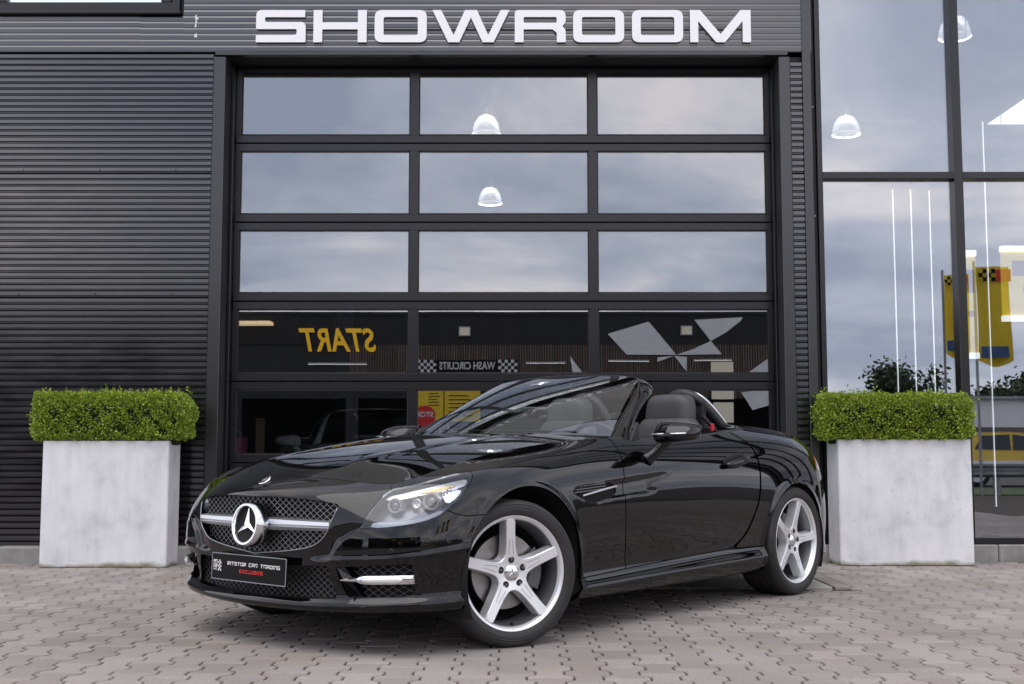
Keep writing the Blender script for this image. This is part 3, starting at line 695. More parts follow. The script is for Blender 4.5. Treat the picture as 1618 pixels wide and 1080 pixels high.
# spear-shaped hollow running back from the fender vent into the door
SPEAR = chaikin(np.array([(-.33, .650), (-.60, .674), (-1.22, .728), (-1.10, .690), (-.95, .650), (-1.05, .621), (-.72, .603), (-.50, .582)]), 1)
def smooth01(x): x = np.clip(x, 0, 1); return x * x * (3 - 2 * x)
def Sb(u, v):
    P = S(u, v); x, z = P[..., 0], P[..., 2]
    d = sdf_poly(P[..., [0, 2]], SPEAR); fade = smooth01((x + 1.24) / .30)
    P[..., 1] -= .014 * smooth01((d + .004) / .022) * fade
    # crease running over the front bumper corner
    zc = np.interp(P[..., 1], [.40, .70, .79, .85, .87, .91], [.376, .392, .405, .423, .433, .45])
    k = np.exp(-((z - zc) / .010) ** 2) * smooth01((x - .16) / .1) * smooth01((P[..., 1] - .40) / .08); n_ = np.stack([.55 + 0 * x, .83 + 0 * x], -1)
    P[..., 0] += .007 * k * n_[..., 0]; P[..., 1] += .007 * k * n_[..., 1]
    # the edge that drops from the lamp's inner corner to the bumper crease, with the nose set back inside it
    yl = np.interp(z, [.33, .381, .458, .507, .53], [.43, .449, .500, .583, .63]); si = yl - P[..., 1]
    rec = .014 * smooth01((si + .004) / .018) * (1 - smooth01((si - .03) / .10)) * smooth01((z - .375) / .02) * (1 - smooth01((z - .50) / .04)) * (x > .3)
    P[..., 0] -= rec * .8; P[..., 1] -= rec * .5
    # wheel-arch flare
    for cx, cz, r in (FARCH, RARCH):
        q = np.hypot(x - cx, z - cz) - r
        P[..., 1] += .007 * np.exp(-(q / .022) ** 2) * (z > .2) * (P[..., 1] > .7)
    return P
def normals(G):
    a = np.gradient(G, axis=0); b = np.gradient(G, axis=1); n = np.cross(a, b); n /= np.maximum(np.linalg.norm(n, axis=-1, keepdims=True), 1e-12)
    return n
def trim(surf, F, ur, vr, nu, nv, flange=.012, off=0, sgn=1):
    u = np.linspace(*ur, nu); v = np.linspace(*vr, nv); Ug, Vg = np.meshgrid(u, v, indexing='ij')
    uc, vc = np.meshgrid((u[1:] + u[:-1]) / 2, (v[1:] + v[:-1]) / 2, indexing='ij')
    keep = F(uc, vc, surf(uc, vc)) > 0
    kp = np.pad(keep, 1); cnt = kp[:-1, :-1].astype(int) + kp[1:, :-1] + kp[:-1, 1:] + kp[1:, 1:]
    full = np.full((nu, nv), 4); full[0] -= 2; full[-1] -= 2; full[:, 0] -= 2; full[:, -1] -= 2; full = np.maximum(full, 1)
    bd = (cnt > 0) & (cnt < full)
    du, dv = u[1] - u[0], v[1] - v[0]; bu, bv = Ug[bd].copy(), Vg[bd].copy(); u0, v0 = bu.copy(), bv.copy()
    for _ in range(5):
        f0 = F(bu, bv, surf(bu, bv)); h = .02
        gu = (F(bu + du * h, bv, surf(bu + du * h, bv)) - f0) / h; gv = (F(bu, bv + dv * h, surf(bu, bv + dv * h)) - f0) / h
        g2 = np.maximum(gu ** 2 + gv ** 2, 1e-12); bu = bu - du * np.clip(f0 * gu / g2, -.6, .6); bv = bv - dv * np.clip(f0 * gv / g2, -.6, .6)
        bu = np.clip(np.clip(bu, u0 - .8 * du, u0 + .8 * du), *ur); bv = np.clip(np.clip(bv, v0 - .8 * dv, v0 + .8 * dv), *vr)
    Ug[bd] = bu; Vg[bd] = bv; P = surf(Ug, Vg)
    h = 1e-4; N_ = np.cross(surf(Ug + h, Vg) - surf(Ug - h, Vg), surf(Ug, Vg + h) - surf(Ug, Vg - h)) * sgn; N_ /= np.maximum(np.linalg.norm(N_, axis=-1, keepdims=True), 1e-12)
    P = P + N_ * off
    idx = -np.ones((nu, nv), int); used = cnt > 0; idx[used] = np.arange(used.sum()); verts = P[used].tolist(); nn = N_[used]
    ii, jj = np.nonzero(keep); q = np.stack([idx[ii, jj], idx[ii + 1, jj], idx[ii + 1, jj + 1], idx[ii, jj + 1]], 1)
    if sgn < 0: q = q[:, ::-1]
    faces = q.tolist()
    if flange:
        ed = {}
        for f in faces:
            for a, b in zip(f, f[1:] + f[:1]):
                if (b, a) in ed: del ed[(b, a)]
                else: ed[(a, b)] = 1
        base = {}; arr = np.array(verts); jj_ = np.nonzero(used)
        for a, b in list(ed):
            if abs(arr[a][1]) < 1e-5 and abs(arr[b][1]) < 1e-5: continue
            for k in (a, b):
                if k not in base:
                    base[k] = len(verts); verts.append(arr[k].tolist()); verts.append((arr[k] - nn[k] * flange).tolist())
            faces.append([base[b], base[a], base[a] + 1, base[b] + 1])
    return verts, faces
def mirror(vf): v, f = vf; return [(a, -b, c) for a, b, c in v], [q[::-1] for q in f]
car = empty('convertible_car', (-.63915, 5.68644, 0), .8535793 + math.pi)
tag(car, 'glossy black two-seat convertible with its roof open, parked before the sectional door', 'car')
def panel(name, mat, F, ur, vr, nu, nv, both=False, parent=None, **k):
    """both: one mesh over both sides; otherwise a left and a right part"""
    vf = trim(Sb, F, ur, vr, nu, nv, **k); mv = mirror(vf); par = parent or car
    if both:
        n = len(vf[0]); o = meshobj(name, vf[0] + mv[0], vf[1] + [[i + n for i in q] for q in mv[1]], mat, par, True)
        bm = bmesh.new(); bm.from_mesh(o.data); bmesh.ops.remove_doubles(bm, verts=[v for v in bm.verts if abs(v.co.y) < 1e-4], dist=1e-4); bm.to_mesh(o.data); bm.free()
        return [o]
    return [meshobj(name, *vf, mat, par, True), meshobj(name, *mv, mat, par, True)]
HL = [(.1545, .640), (.155, .648), (.165, .75), (.178, .866), (.190, .920), (.197, .930), (.25, .930), (.300, .930), (.309, .912), (.311, .890), (.299, .833), (.282, .763), (.260, .700), (.239, .675), (.199, .664), (.157, .640)]
GRL = [(-.05, .752), (.0, .752), (.067, .768), (.116, .770), (.122, .764), (.122, .740), (.113, .614), (.098, .554), (.071, .526), (0, .499), (-.05, .499)]
LOW = [(-.05, .455), (.0, .455), (.069, .466), (.108, .472), (.112, .466), (.123, .312), (.120, .300), (0, .278), (-.05, .278)]
SID = [(.122, .466), (.127, .470), (.220, .479), (.226, .474), (.2295, .335), (.226, .325), (.142, .318), (.136, .322)]
GAP = .0024
bump_out = [(-.05, -.1), (.36, -.1), (.36, .668), (.318, .671), (.288, .677), (.271, .716), (.24, .80), (.20, .88), (.189, .93), (.188, 1.1), (-.05, 1.1)]
fG, fL, fS, fH = Fuv(GRL), Fuv(LOW), Fuv(SID), Fuv(HL)
Fb = Fand(Foff(Fuv(bump_out, sharp=(0, 1, 2, 8, 9, 10)), GAP), Farch, Fnot(fG), Fnot(fL), Fnot(fS), Foff(Fnot(fH), GAP))
front_bumper = panel('front_bumper', 'paint', Fb, (0, .345), (0, 1), 230, 150, both=True)[0]
VENT = [(.414, .728), (.430, .738), (.452, .741), (.4585, .716), (.4585, .680), (.427, .653), (.420, .672)]
fV = Fuv(VENT)
fend = [(.189, .93), (.20, .88), (.24, .80), (.271, .716), (.288, .677), (.318, .671), (.36, .66), (.40, .30), (.417, .318), (.4715, .332), (.4665, .628), (.4665, .785), (.4715, .910), (.4745, 1.1), (.186, 1.1)]
fenders = panel('front_fender', 'paint', Fand(Foff(Fuv(fend, sharp=(0, 6, 7, 8, 9, 13, 14)), GAP), Farch, Fnot(fV), Foff(Fnot(fH), GAP)), (.18, .48), (.25, 1), 220, 120)
door_p = [(.4715, .332), (.53, .343), (.585, .353), (.598, .375), (.613, .443), (.630, .601), (.634, .714), (.635, .821), (.633, .911), (.618, .993), (.612, 1.1), (.4745, 1.1), (.4715, .910), (.4665, .785), (.4665, .628)]
doors = panel('door', 'paint', Foff(Fuv(door_p, sharp=(0, 10, 11)), GAP), (.46, .64), (.3, 1), 150, 110)
skirt_p = [(.40, -.1), (.40, .31), (.417, .316), (.4715, .330), (.53, .341), (.585, .351), (.602, .340), (.67, .330), (.67, -.1)]
skirts = panel('side_skirt', 'paint', Fand(Foff(Fuv(skirt_p, sharp=(0, 1, 2, 3, 5, 6, 7, 8)), GAP), Farch), (.40, .67), (0, .40), 160, 60)
TL = [(.772, .715), (.776, .80), (.80, .838), (.875, .83), (.875, .72)]
fT = Fuv(TL)
quarter_p = [(.599, .352), (.67, .333), (.70, .30), (.778, .30), (.778, .66), (.80, .68), (.80, 1.1), (.614, 1.1), (.620, .995), (.635, .911), (.637, .821), (.636, .714), (.632, .601), (.615, .441), (.601, .375)]
quarters = panel('rear_quarter', 'paint', Fand(Foff(Fuv(quarter_p, sharp=(0, 1, 2, 3, 4, 5, 6, 7, 8)), GAP), Farch, Foff(Fnot(fT), GAP)), (.59, .81), (.25, 1), 150, 110)
rear_bumper = panel('rear_bumper', 'paint', Fand(Foff(Fuv([(.70, -.1), (.70, .297), (.778, .297), (.778, .66), (1.05, .66), (1.05, -.1)], 1), GAP), Farch), (.69, 1), (0, .68), 110, 60, both=True)[0]
rear_panel = panel('rear_panel', 'paint', Fand(Foff(Fuv([(.80, .663), (1.05, .663), (1.05, 1.1), (.80, 1.1)], 1), GAP), Foff(Fnot(fT), GAP)), (.79, 1), (.64, 1), 70, 40, both=True)[0]
panel('tail_light', 'tail_red', Foff(fT, GAP), (.76, .89), (.69, .86), 40, 24)
panel('body_liner', 'liner', Fand(Farch, Fnot(Foff(fG, -.02)), Fnot(Foff(fL, -.02)), Fnot(Foff(fS, -.02)), Fnot(Foff(fH, -.015)), Fnot(Foff(fV, -.01)), Fuv([(-.05, .03), (1.05, .03), (1.05, .97), (-.05, .97)], 0)), (0, 1), (.02, .98), 170, 60, both=True, flange=0, off=-.016)

# ---- thin plate surfaces for hood and rear deck
def tps(P2, z):
    P2 = np.asarray(P2, float); n = len(P2)
    def ph(r2): return np.where(r2 > 1e-12, .5 * r2 * np.log(np.maximum(r2, 1e-12)), 0)
    K = ph(((P2[:, None] - P2[None]) ** 2).sum(-1)) + np.eye(n) * 2e-5; Q = np.concatenate([np.ones((n, 1)), P2], 1)
    A = np.block([[K, Q], [Q.T, np.zeros((3, 3))]]); w = np.linalg.solve(A, np.concatenate([z, np.zeros(3)]))
    def f(x, y):
        x, y = np.broadcast_arrays(x, y); r2 = (x[..., None] - P2[:, 0]) ** 2 + (y[..., None] - P2[:, 1]) ** 2
        return ph(r2) @ w[:n] + w[n] + w[n + 1] * x + w[n + 2] * y
    return f
eu = np.linspace(0, .4745, 34); E = S(eu, np.ones_like(eu))
hp = [(p[0], sg * p[1], p[2]) for p in E for sg in ((1, -1) if p[1] > .01 else (1,))]
for x, z in ((.45, .770), (.25, .811), (0, .849), (-.3, .884), (-.62, .908), (-.85, .915)): hp.append((x, 0, z))
for x, y, z in ((.43, .33, .764), (.20, .37, .807), (-.10, .40, .850), (-.45, .44, .888), (-.75, .47, .905)): hp += [(x, y, z), (x, -y, z)]
hp = np.array(hp); Hf = tps(hp[:, :2], hp[:, 2])
def hood_z(x, y):
    z = Hf(x, y); yr = .30 + .10 * np.clip((.6 - x) / 1.3, 0, 1)      # two soft raised lines along the bonnet
    return z + .0045 * np.exp(-((np.abs(y) - yr) / .035) ** 2) * smooth01((.55 - x) / .25)
def Hs(x, y): return np.stack([x, y, hood_z(x, y)], -1)
ry = np.linspace(-.75, .75, 25); rear_edge = [(-.60 - .165 * (y / .757) ** 2, y) for y in ry[::-1]]
eL = [(p[0], p[1]) for p in E if p[0] > -.757]; outline = [(p[0], -p[1]) for p in eL[1:]][::-1] + eL + rear_edge[:]
hood = meshobj('hood', *trim(Hs, lambda u, v, P: sdf_poly(np.stack([u, v], -1), outline) - .0028, (-.80, .63), (-.77, .77), 150, 160, flange=.014), 'paint', car, True)
dk = np.linspace(.625, 1, 30); D = S(dk, np.ones_like(dk))
dp = [(p[0], sg * p[1], p[2]) for p in D for sg in ((1, -1) if p[1] > .01 else (1,))]
for x, z in ((-2.20, .962), (-2.45, .985), (-2.75, .968), (-3.0, .932)): dp.append((x, 0, z))
for x, y, z in ((-2.25, .40, .958), (-2.5, .4, .98), (-2.8, .4, .957)): dp += [(x, y, z), (x, -y, z)]
dp = np.array(dp); Df = tps(dp[:, :2], dp[:, 2])
def Ds(x, y): return np.stack([x, y, Df(x, y)], -1)
dl = [(p[0], p[1]) for p in D if p[0] < -2.20]; d_out = [(-2.205, 0)] + [(-2.205, .705)] + dl + [(p[0], -p[1]) for p in dl[::-1]] + [(-2.205, -.705)]
fdk = lambda u, v, P: sdf_poly(np.stack([u, v], -1), d_out) - .0028
meshobj('trunk_lid', *trim(Ds, lambda u, v, P: np.minimum(fdk(u, v, P), -2.50 - u), (-3.25, -2.45), (-.8, .8), 70, 110, flange=.014), 'paint', car, True)
meshobj('tonneau_panel', *trim(Ds, lambda u, v, P: np.minimum(fdk(u, v, P), u + 2.505), (-2.52, -2.18), (-.8, .8), 40, 110, flange=.014), 'paint', car, True)

# ---- underbody, wheel wells
MB().box(-3.1, .50, -.56, .56, .165, .30, .02).box(-1.95, -.5, -.80, .80, .16, .28, .02).build('underbody', 'liner', car)
for cx, cz, r in (FARCH, RARCH):
    for sg in (1, -1):
        m = MB(); m.lathe([(r + .004, sg * .885), (r + .010, sg * .56), (.02, sg * .56)], 40, 'y', R(-25), R(205)); m.build('wheel_arch_liner', 'liner', car, smooth=True, sharp=40).location = (cx, 0, cz)

# ---- nose: grille, intakes, lamps
def refx(y):
    t = np.linspace(0, .32, 200); q = S(t, np.full_like(t, .56)); return np.interp(abs(y), q[:, 1], q[:, 0])
def wire_mesh(name, poly, back, dy, dz, rad, mat, sides=(1,), ext=.006):
    """diamond lattice following the plan curve of the nose"""
    m = MB(); pl = np.asarray(poly); z0, z1 = pl[:, 1].min(), pl[:, 1].max(); y0, y1 = pl[:, 0].min(), pl[:, 0].max(); sl = dz / dy
    for dirn in (1, -1):
        c = -2.0
        while c < 2.0:
            ys = np.linspace(y0 - .02, y1 + .02, 140); zs_ = dirn * sl * (ys - c) + .45
            ok = sdf_poly(np.stack([ys, zs_], -1), pl) > -ext; run = []
            for k in range(len(ys) + 1):
                if k < len(ys) and ok[k]: run.append((refx(ys[k]) - back - (.0015 if dirn > 0 else 0), ys[k], zs_[k]))
                else:
                    if len(run) > 2: m.tube(run[::4] + ([run[-1]] if (len(run) - 1) % 4 else []), rad, 4)
                    run = []
            c += dy
    return m
gp = [(0, .632), (.272, .626), (.453, .607), (.467, .594), (.447, .500), (.392, .442), (.291, .415), (0, .386)]
gpoly = gp + [(-y, z) for y, z in gp[::-1][1:-1]]
grille = wire_mesh('g', gpoly, .030, .037, .0255, .0010, 'satin').build('grille_mesh', 'alloy_dark', car)
bk = MB(); yy = np.linspace(-.50, .50, 25); bk.grid(np.array([[(refx(y) - .075, y, z) for z in (.36, .5, .65)] for y in yy])); bk.build('grille_backing', 'liner', car)
# chrome rim of the grille opening
rim_uv = chaikin(np.array(GRL[1:-1]), 2, False); rp_ = Sb(rim_uv[:, 0], rim_uv[:, 1])
loop = [tuple(p + np.array([.001, 0, 0])) for p in rp_] + [(p[0] + .001, -p[1], p[2]) for p in rp_[::-1][1:-1]]
k0 = [i for i, p in enumerate(loop) if p[2] < .59]; lower = sorted(k0)
MB().tube([loop[i] for i in lower], .0022, 6).build('grille_rim', 'lamp_grey', car, smooth=True)
for sg in (1, -1):
    m = MB()
    ys = np.linspace(.075, .446, 14); sec = [(-.030, -.026), (.004, -.026), (.016, -.010), (.004, -.004), (.012, .002), (.010, .020), (-.002, .027), (-.030, .028)]
    G = np.array([[(refx(y) - .012 + a, sg * y, .514 + b * (1 - .25 * (y - .075) / .37) + .004 * (y - .075)) for a, b in sec + sec[:1]] for y in ys]); m.grid(G)
    m.build('grille_bar', 'satin', car)
em = empty('star_emblem', (.742, 0, .510), 0, car); em.rotation_euler = (0, R(-6), 0)
MB().lathe([(.0755, -.012), (.0755, .010), (.078, .0135), (.0865, .0135), (.0905, .009), (.0955, -.040), (.090, -.045)], 64, 'x').build('ring', 'chrome', em, smooth=True, sharp=40)
MB().lathe([(0, -.008), (.0760, -.008)], 48, 'x').build('backing_disc', 'liner', em)
def star3(r, rin, h, x0):
    m = MB(); pts = []
    for k in range(6):
        a = math.pi / 2 + k * math.pi / 3; q = r if k % 2 == 0 else rin; pts.append((x0, q * math.cos(a), q * math.sin(a)))
    m.add([(x0 + h, 0, 0)] + pts, [(0, 1 + k, 1 + (k + 1) % 6) for k in range(6)]); return m
star3(.0775, .0135, .016, -.004).build('star', 'chrome', em)
# hood badge and its little scoop
bd_ = empty('hood_badge', (.653, 0, .695), 0, car); bd_.rotation_euler = (0, R(38), 0)
MB().lathe([(0, .004), (.024, .004), (.029, .002), (.030, -.002)], 32, 'z').build('badge_disc', 'chrome', bd_, smooth=True, sharp=40)
MB().lathe([(.0165, .0055), (.024, .0055), (.0245, .004)], 28, 'z').build('badge_ring', 'black_gloss', bd_)
sc_ = MB(); sc_.lathe([(0, 0), (.018, 0), (.022, -.006)], 20, 'z'); so = sc_.build('badge_scoop', 'liner', car, smooth=True); so.scale = (.55, 2.0, 1); so.location = (.690, 0, .668); so.rotation_euler = (0, R(42), 0)
# lower intake
lp = [(0, .345), (.282, .356), (.434, .367), (.473, .232), (0, .212)]; lpoly = lp + [(-y, z) for y, z in lp[::-1][1:-1]]
wire_mesh('l', lpoly, .040, .037, .0255, .0010, 'alloy_dark').build('lower_intake_mesh', 'mesh_dark', car)
bk = MB(); bk.grid(np.array([[(refx(y) - .085, y, z) for z in (.19, .30, .39)] for y in yy])); bk.build('intake_backing', 'liner', car)
ip = [(.476, .362), (.766, .380), (.759, .247), (.521, .234)]
for sg in (1, -1):
    m = wire_mesh('s', ip, .050, .036, .026, .0010, 'black_gloss'); m.v = [(a, sg * b, c) for a, b, c in m.v]; m.build('side_intake_mesh', 'mesh_dark', car)
    bk = MB(); bk.grid(np.array([[(refx(y) - .075, sg * y, z) for z in (.22, .30, .40)] for y in np.linspace(.45, .80, 12)])); bk.build('intake_backing', 'liner', car)
    # bright blade with the daytime running light
    ys = np.linspace(.505, .768, 16); m = MB()
    hgt = np.interp(ys, [.505, .53, .575, .60, .77], [.005, .008, .009, .0165, .017]); sec = [(-.035, -1), (.006, -1), (.014, -.4), (.014, .4), (.006, 1), (-.035, 1)]
    m.grid(np.array([[(refx(y) - .012 + a * .8, sg * y, .304 + .03 * (y - .505) + h * b) for a, b in sec + sec[:1]] for y, h in zip(ys, hgt)])); bl = m.build('daytime_light', 'chrome', car, smooth=True, sharp=35)
    m = MB(); ys = np.linspace(.605, .742, 12); sec = [(.0, -1), (.004, -.7), (.006, 0), (.004, .7), (0, 1)]
    m.grid(np.array([[(refx(y) + a, sg * y, .304 + .03 * (y - .505) + .0105 * b * min(1, (y - .60) / .012, (.747 - y) / .012)) for a, b in sec] for y in ys])); m.build('light_lens', 'drl', bl, smooth=True)
    # angled vane at the inner end
    MB().add([(refx(.487) - .004, sg * .487, .352), (refx(.515) - .012, sg * .515, .356), (refx(.545) - .020, sg * .545, .315), (refx(.512) - .006, sg * .512, .310), (refx(.487) - .06, sg * .487, .352), (refx(.515) - .06, sg * .515, .356), (refx(.545) - .06, sg * .545, .315), (refx(.512) - .06, sg * .512, .310)], [(0, 1, 2, 3), (0, 4, 5, 1), (1, 5, 6, 2), (2, 6, 7, 3), (3, 7, 4, 0)]).build('intake_vane', 'paint', car)
    MB().add([(refx(.518) - .006, sg * .518, .298), (refx(.548) - .016, sg * .548, .296), (refx(.578) - .022, sg * .578, .248), (refx(.545) - .008, sg * .545, .242), (refx(.518) - .06, sg * .518, .298), (refx(.548) - .06, sg * .548, .296), (refx(.578) - .06, sg * .578, .248), (refx(.545) - .06, sg * .545, .242)], [(0, 1, 2, 3), (0, 4, 5, 1), (1, 5, 6, 2), (2, 6, 7, 3), (3, 7, 4, 0)]).build('intake_vane', 'paint', car)
    for (uu, vv, up_) in ((.197, .536, 0), (.270, .561, 0)):
        p = Sb(np.array(uu), np.array(vv)); p2 = Sb(np.array(uu + .002), np.array(vv)); tn = (p2 - p) / np.linalg.norm(p2 - p); nv_ = np.array([tn[1], -tn[0], 0])
        o = MB().lathe([(0, .0015), (.0075, .0015), (.0088, .0), (.0095, .0012), (.0105, .0004), (.0108, -.004)], 20, 'x').build('parking_sensor', 'black_gloss', car, smooth=True, sharp=40)
        o.location = (p[0], sg * p[1], p[2]); o.rotation_euler = (0, 0, sg * math.atan2(nv_[1], nv_[0]))
    # headlamp
    hl = empty('headlamp', (.45, sg * .72, .60), 0, car)
    off = np.array([.45, .72, .60])
    def HLm(name, vf, mat, **k):
        v, f = vf; v = [tuple(np.array(p) - off) for p in v]
        if sg < 0: v = [(a, -b, c) for a, b, c in v]; f = [q[::-1] for q in f]
        return meshobj(name, v, f, mat, hl, True, **k)
    HLm('lamp_cover', trim(S, Foff(fH, .0015), (.145, .32), (.62, .95), 80, 70, flange=.010, off=.001), 'lamp_glass')
    HLm('lamp_housing', trim(S, Foff(fH, -.006), (.14, .325), (.60, .96), 50, 44, flange=0, off=-.075), 'lamp_dark')
    # bright upper brow with amber end, and the lower row of small lights
    f_up = Fuv([(.176, .845), (.190, .905), (.300, .905), (.306, .885), (.296, .845), (.25, .860)], 1)
    HLm('brow_reflector', trim(S, f_up, (.17, .31), (.83, .92), 50, 20, flange=.01, off=-.022), 'lamp_silver')
    f_am = Fuv([(.235, .862), (.24, .880), (.285, .880), (.288, .858)], 1)
    HLm('indicator_strip', trim(S, f_am, (.23, .29), (.85, .89), 24, 12, flange=.004, off=-.019), 'lamp_amber')
    f_w = Fuv([(.272, .76), (.268, .85), (.296, .85), (.288, .80)], 1)
    HLm('side_reflector', trim(S, f_w, (.265, .30), (.75, .86), 20, 20, flange=.006, off=-.030), 'lamp_silver')
    f_lo = Fuv([(.164, .655), (.168, .700), (.20, .700), (.24, .712), (.262, .735), (.268, .728), (.262, .708), (.238, .686), (.199, .675)], 1)
    HLm('lower_trim', trim(S, f_lo, (.155, .275), (.64, .75), 60, 24, flange=.012, off=-.030), 'lamp_grey')
    for (x, y, z, r_, L_) in ((.377, .743, .616, .036, .05), (.484, .643, .599, .030, .04)):
        pr = empty('projector', (x - off[0], sg * (y - off[1]), z - off[2]), sg * R(24), hl)
        q = MB().lathe([(r_ * .74, .004), (r_ * .80, .012), (r_, .012), (r_ * 1.03, .0), (r_ * 1.05, -L_)], 36, 'x').build('projector_ring', 'lamp_silver', hl, smooth=True, sharp=35); q.location = pr.location; q.rotation_euler = pr.rotation_euler
        q = MB().lathe([(0, .010), (r_ * .35, .007), (r_ * .62, -.002), (r_ * .76, -.012)], 30, 'x').build('projector_lens', 'lens', hl, smooth=True); q.location = pr.location; q.rotation_euler = pr.rotation_euler
        bpy.data.objects.remove(pr)
    q = MB().lathe([(0, -.02), (.010, -.012), (.019, .004), (.021, .0)], 24, 'x').build('side_bulb_bowl', 'lamp_silver', hl, smooth=True); q.location = (.428 - off[0], sg * (.706 - off[1]), .606 - off[2]); q.rotation_euler = (0, 0, sg * R(24))
    for k in range(4):
        q = MB().box(-.02, .006, -.005, .005, -.016, .016, .002).build('lamp_fin', 'lamp_silver', hl); t = k / 3
        q.location = (.335 - .05 * t - off[0], sg * (.770 + .008 * t - off[1]), .640 + .03 * t - off[2]); q.rotation_euler = (0, 0, sg * R(35))
wv = Fuv([(.172, .604), (.172, .622), (.192, .624), (.196, .612), (.192, .606)], 1)
for o in panel('washer_cover', 'paint', Foff(wv, .0), (.165, .20), (.59, .635), 24, 16, flange=.003, off=.0022): pass

# ---- number plate with its print
plate = empty('number_plate', (.731, 0, .322), 0, car); plate.rotation_euler = (0, R(-2), 0)
m = MB(); ol = roundpoly([(-.258, -.057), (.258, -.057), (.258, .057), (-.258, .057)], .008); m.prism([ol], -.006, 0, lambda a, b, d: (d, a, b)); m.build('plate_panel', 'plate_black', plate)
m = MB(); il = roundpoly([(-.2545, -.0535), (.2545, -.0535), (.2545, .0535), (-.2545, .0535)], .007)[::-1]; m.prism([ol, il], 0, .0016, lambda a, b, d: (d, a, b)); m.build('plate_rim', 'lamp_grey', plate)
TECH = {'P': (1, [[(.1, 0), (.1, .9), (.9, .9), (.9, .42), (.1, .42)]]), 'I': (.2, [[(.1, 0), (.1, 1)]]), 'T': (1, [[(0, .9), (1, .9)], [(.5, .8), (.5, 0)]]),
 'S': (1, [[(1, .9), (.1, .9), (.1, .5), (.9, .5), (.9, .1), (0, .1)]]), 'O': (1, [[(.1, .1), (.1, .9), (.9, .9), (.9, .1), (.2, .1)]]), 'C': (1, [[(1, .9), (.1, .9), (.1, .1), (1, .1)]]),
 'A': (1, [[(.1, 0), (.1, .9), (.9, .9), (.9, 0)], [(.2, .4), (.8, .4)]]), 'R': (1, [[(.1, 0), (.1, .9), (.9, .9), (.9, .48), (.2, .48)], [(.55, .38), (.9, 0)]]), 'D': (1, [[(.1, .1), (.1, .9), (.9, .9), (.9, .1), (.2, .1)]]),
 'N': (1, [[(.1, 0), (.1, .9), (.9, .9), (.9, 0)]]), 'G': (1, [[(1, .9), (.1, .9), (.1, .1), (.9, .1), (.9, .5), (.5, .5)]]), 'E': (1, [[(1, .9), (.1, .9), (.1, .1), (1, .1)], [(.2, .5), (.85, .5)]]),
 'X': (1, [[(.08, 0), (.92, 1)], [(.08, 1), (.92, 0)]]), 'L': (.95, [[(.1, 1), (.1, .1), (.95, .1)]]), 'U': (1, [[(.1, 1), (.1, .1), (.9, .1), (.9, 1)]]), 'V': (1, [[(.05, 1), (.5, .05), (.95, 1)]])}
def tech_text(txt, cx, z0, wch, h, mat, gap=.22, x0=0):
    tot = sum((TECH[c][0] if c != ' ' else .75) + gap for c in txt) - gap; x = -tot / 2
    for c in txt:
        if c == ' ': x += .75 + gap; continue
        w, ss = TECH[c]; m = MB()
        for i, s_ in enumerate(ss): m.prism([stroke(s_, .1, .1)], 0, .0004 + .00012 * i, lambda a, b, d: (d + x0, cx + (x + a) * wch, z0 + b * h))
        m.build('letter', mat, plate); x += w + gap
tech_text('PITSTOP CAR TRADING', .035, .0085, .0173, .0150, 'white_print')
tech_text('EXCLUSIVE', .022, -.0210, .0165, .0150, 'red_print')
def blk(txt, cx, z0, w, h):
    tech = {'P': ['111', '101', '111', '100', '100'], 'I': ['1', '1', '1', '1', '1'], 'T': ['111', '010', '010', '010', '010'], 'S': ['111', '100', '111', '001', '111'], 'O': ['111', '101', '101', '101', '111']}
    tot = sum(len(tech[c][0]) + .6 for c in txt) - .6; u_ = w / tot; x = cx - w / 2
    for c in txt:
        g_ = tech[c]; m = MB()
        for r_, row in enumerate(g_):
            for k, b_ in enumerate(row):
                if b_ == '1': m.box(0, .0005, x + k * u_, x + (k + 1) * u_, z0 + (4 - r_) * h / 5, z0 + (5 - r_) * h / 5)
        m.build('letter', 'white_print', plate); x += (len(g_[0]) + .6) * u_
blk('PIT', -.232, .0105, .029, .0165); blk('STOP', -.232, -.0085, .029, .0165)
m = MB(); c_ = .0078
for r_ in range(6):
    for k in range(3):
        if (r_ + k) % 2 == 1: m.box(0, .0005, -.2135 + k * c_, -.2135 + (k + 1) * c_, .027 - (r_ + 1) * c_, .027 - r_ * c_)
m.box(0, .0005, -.246, -.222, -.0165, -.0135)
m.build('chequer_logo', 'white_print', plate)

# ---- windscreen, frame, cowl, wipers
def bsp(C, n):
    C = np.asarray(C, float); C = np.concatenate([2 * C[:1] - C[1:2], C, 2 * C[-1:] - C[-2:-1]], 0); k = len(C) - 3
    x = np.linspace(0, 1, n) * k; i = np.minimum(x.astype(int), k - 1); f = (x - i)[:, None]
    return ((1 - f) ** 3 * C[i] + (3 * f ** 3 - 6 * f ** 2 + 4) * C[i + 1] + (-3 * f ** 3 + 3 * f ** 2 + 3 * f + 1) * C[i + 2] + f ** 3 * C[i + 3]) / 6
FA = [(-.90, .705, .885), (-1.10, .640, 1.005), (-1.28, .582, 1.112), (-1.395, .537, 1.178), (-1.452, .475, 1.213), (-1.432, .34, 1.226), (-1.40, .17, 1.233), (-1.385, 0, 1.236)]
FB = [(-.905, .800, .842), (-1.12, .695, .985), (-1.36, .605, 1.085), (-1.53, .545, 1.142), (-1.60, .47, 1.170), (-1.575, .33, 1.188), (-1.55, .16, 1.198), (-1.545, 0, 1.201)]
FA = np.array(FA + [(a, -b, c) for a, b, c in FA[::-1][1:]]); FB = np.array(FB + [(a, -b, c) for a, b, c in FB[::-1][1:]])
a_, b_ = bsp(FA, 90), bsp(FB, 90); tdir = np.gradient((a_ + b_) / 2, axis=0); nv_ = np.cross(b_ - a_, tdir); nv_ /= np.linalg.norm(nv_, axis=1, keepdims=True)
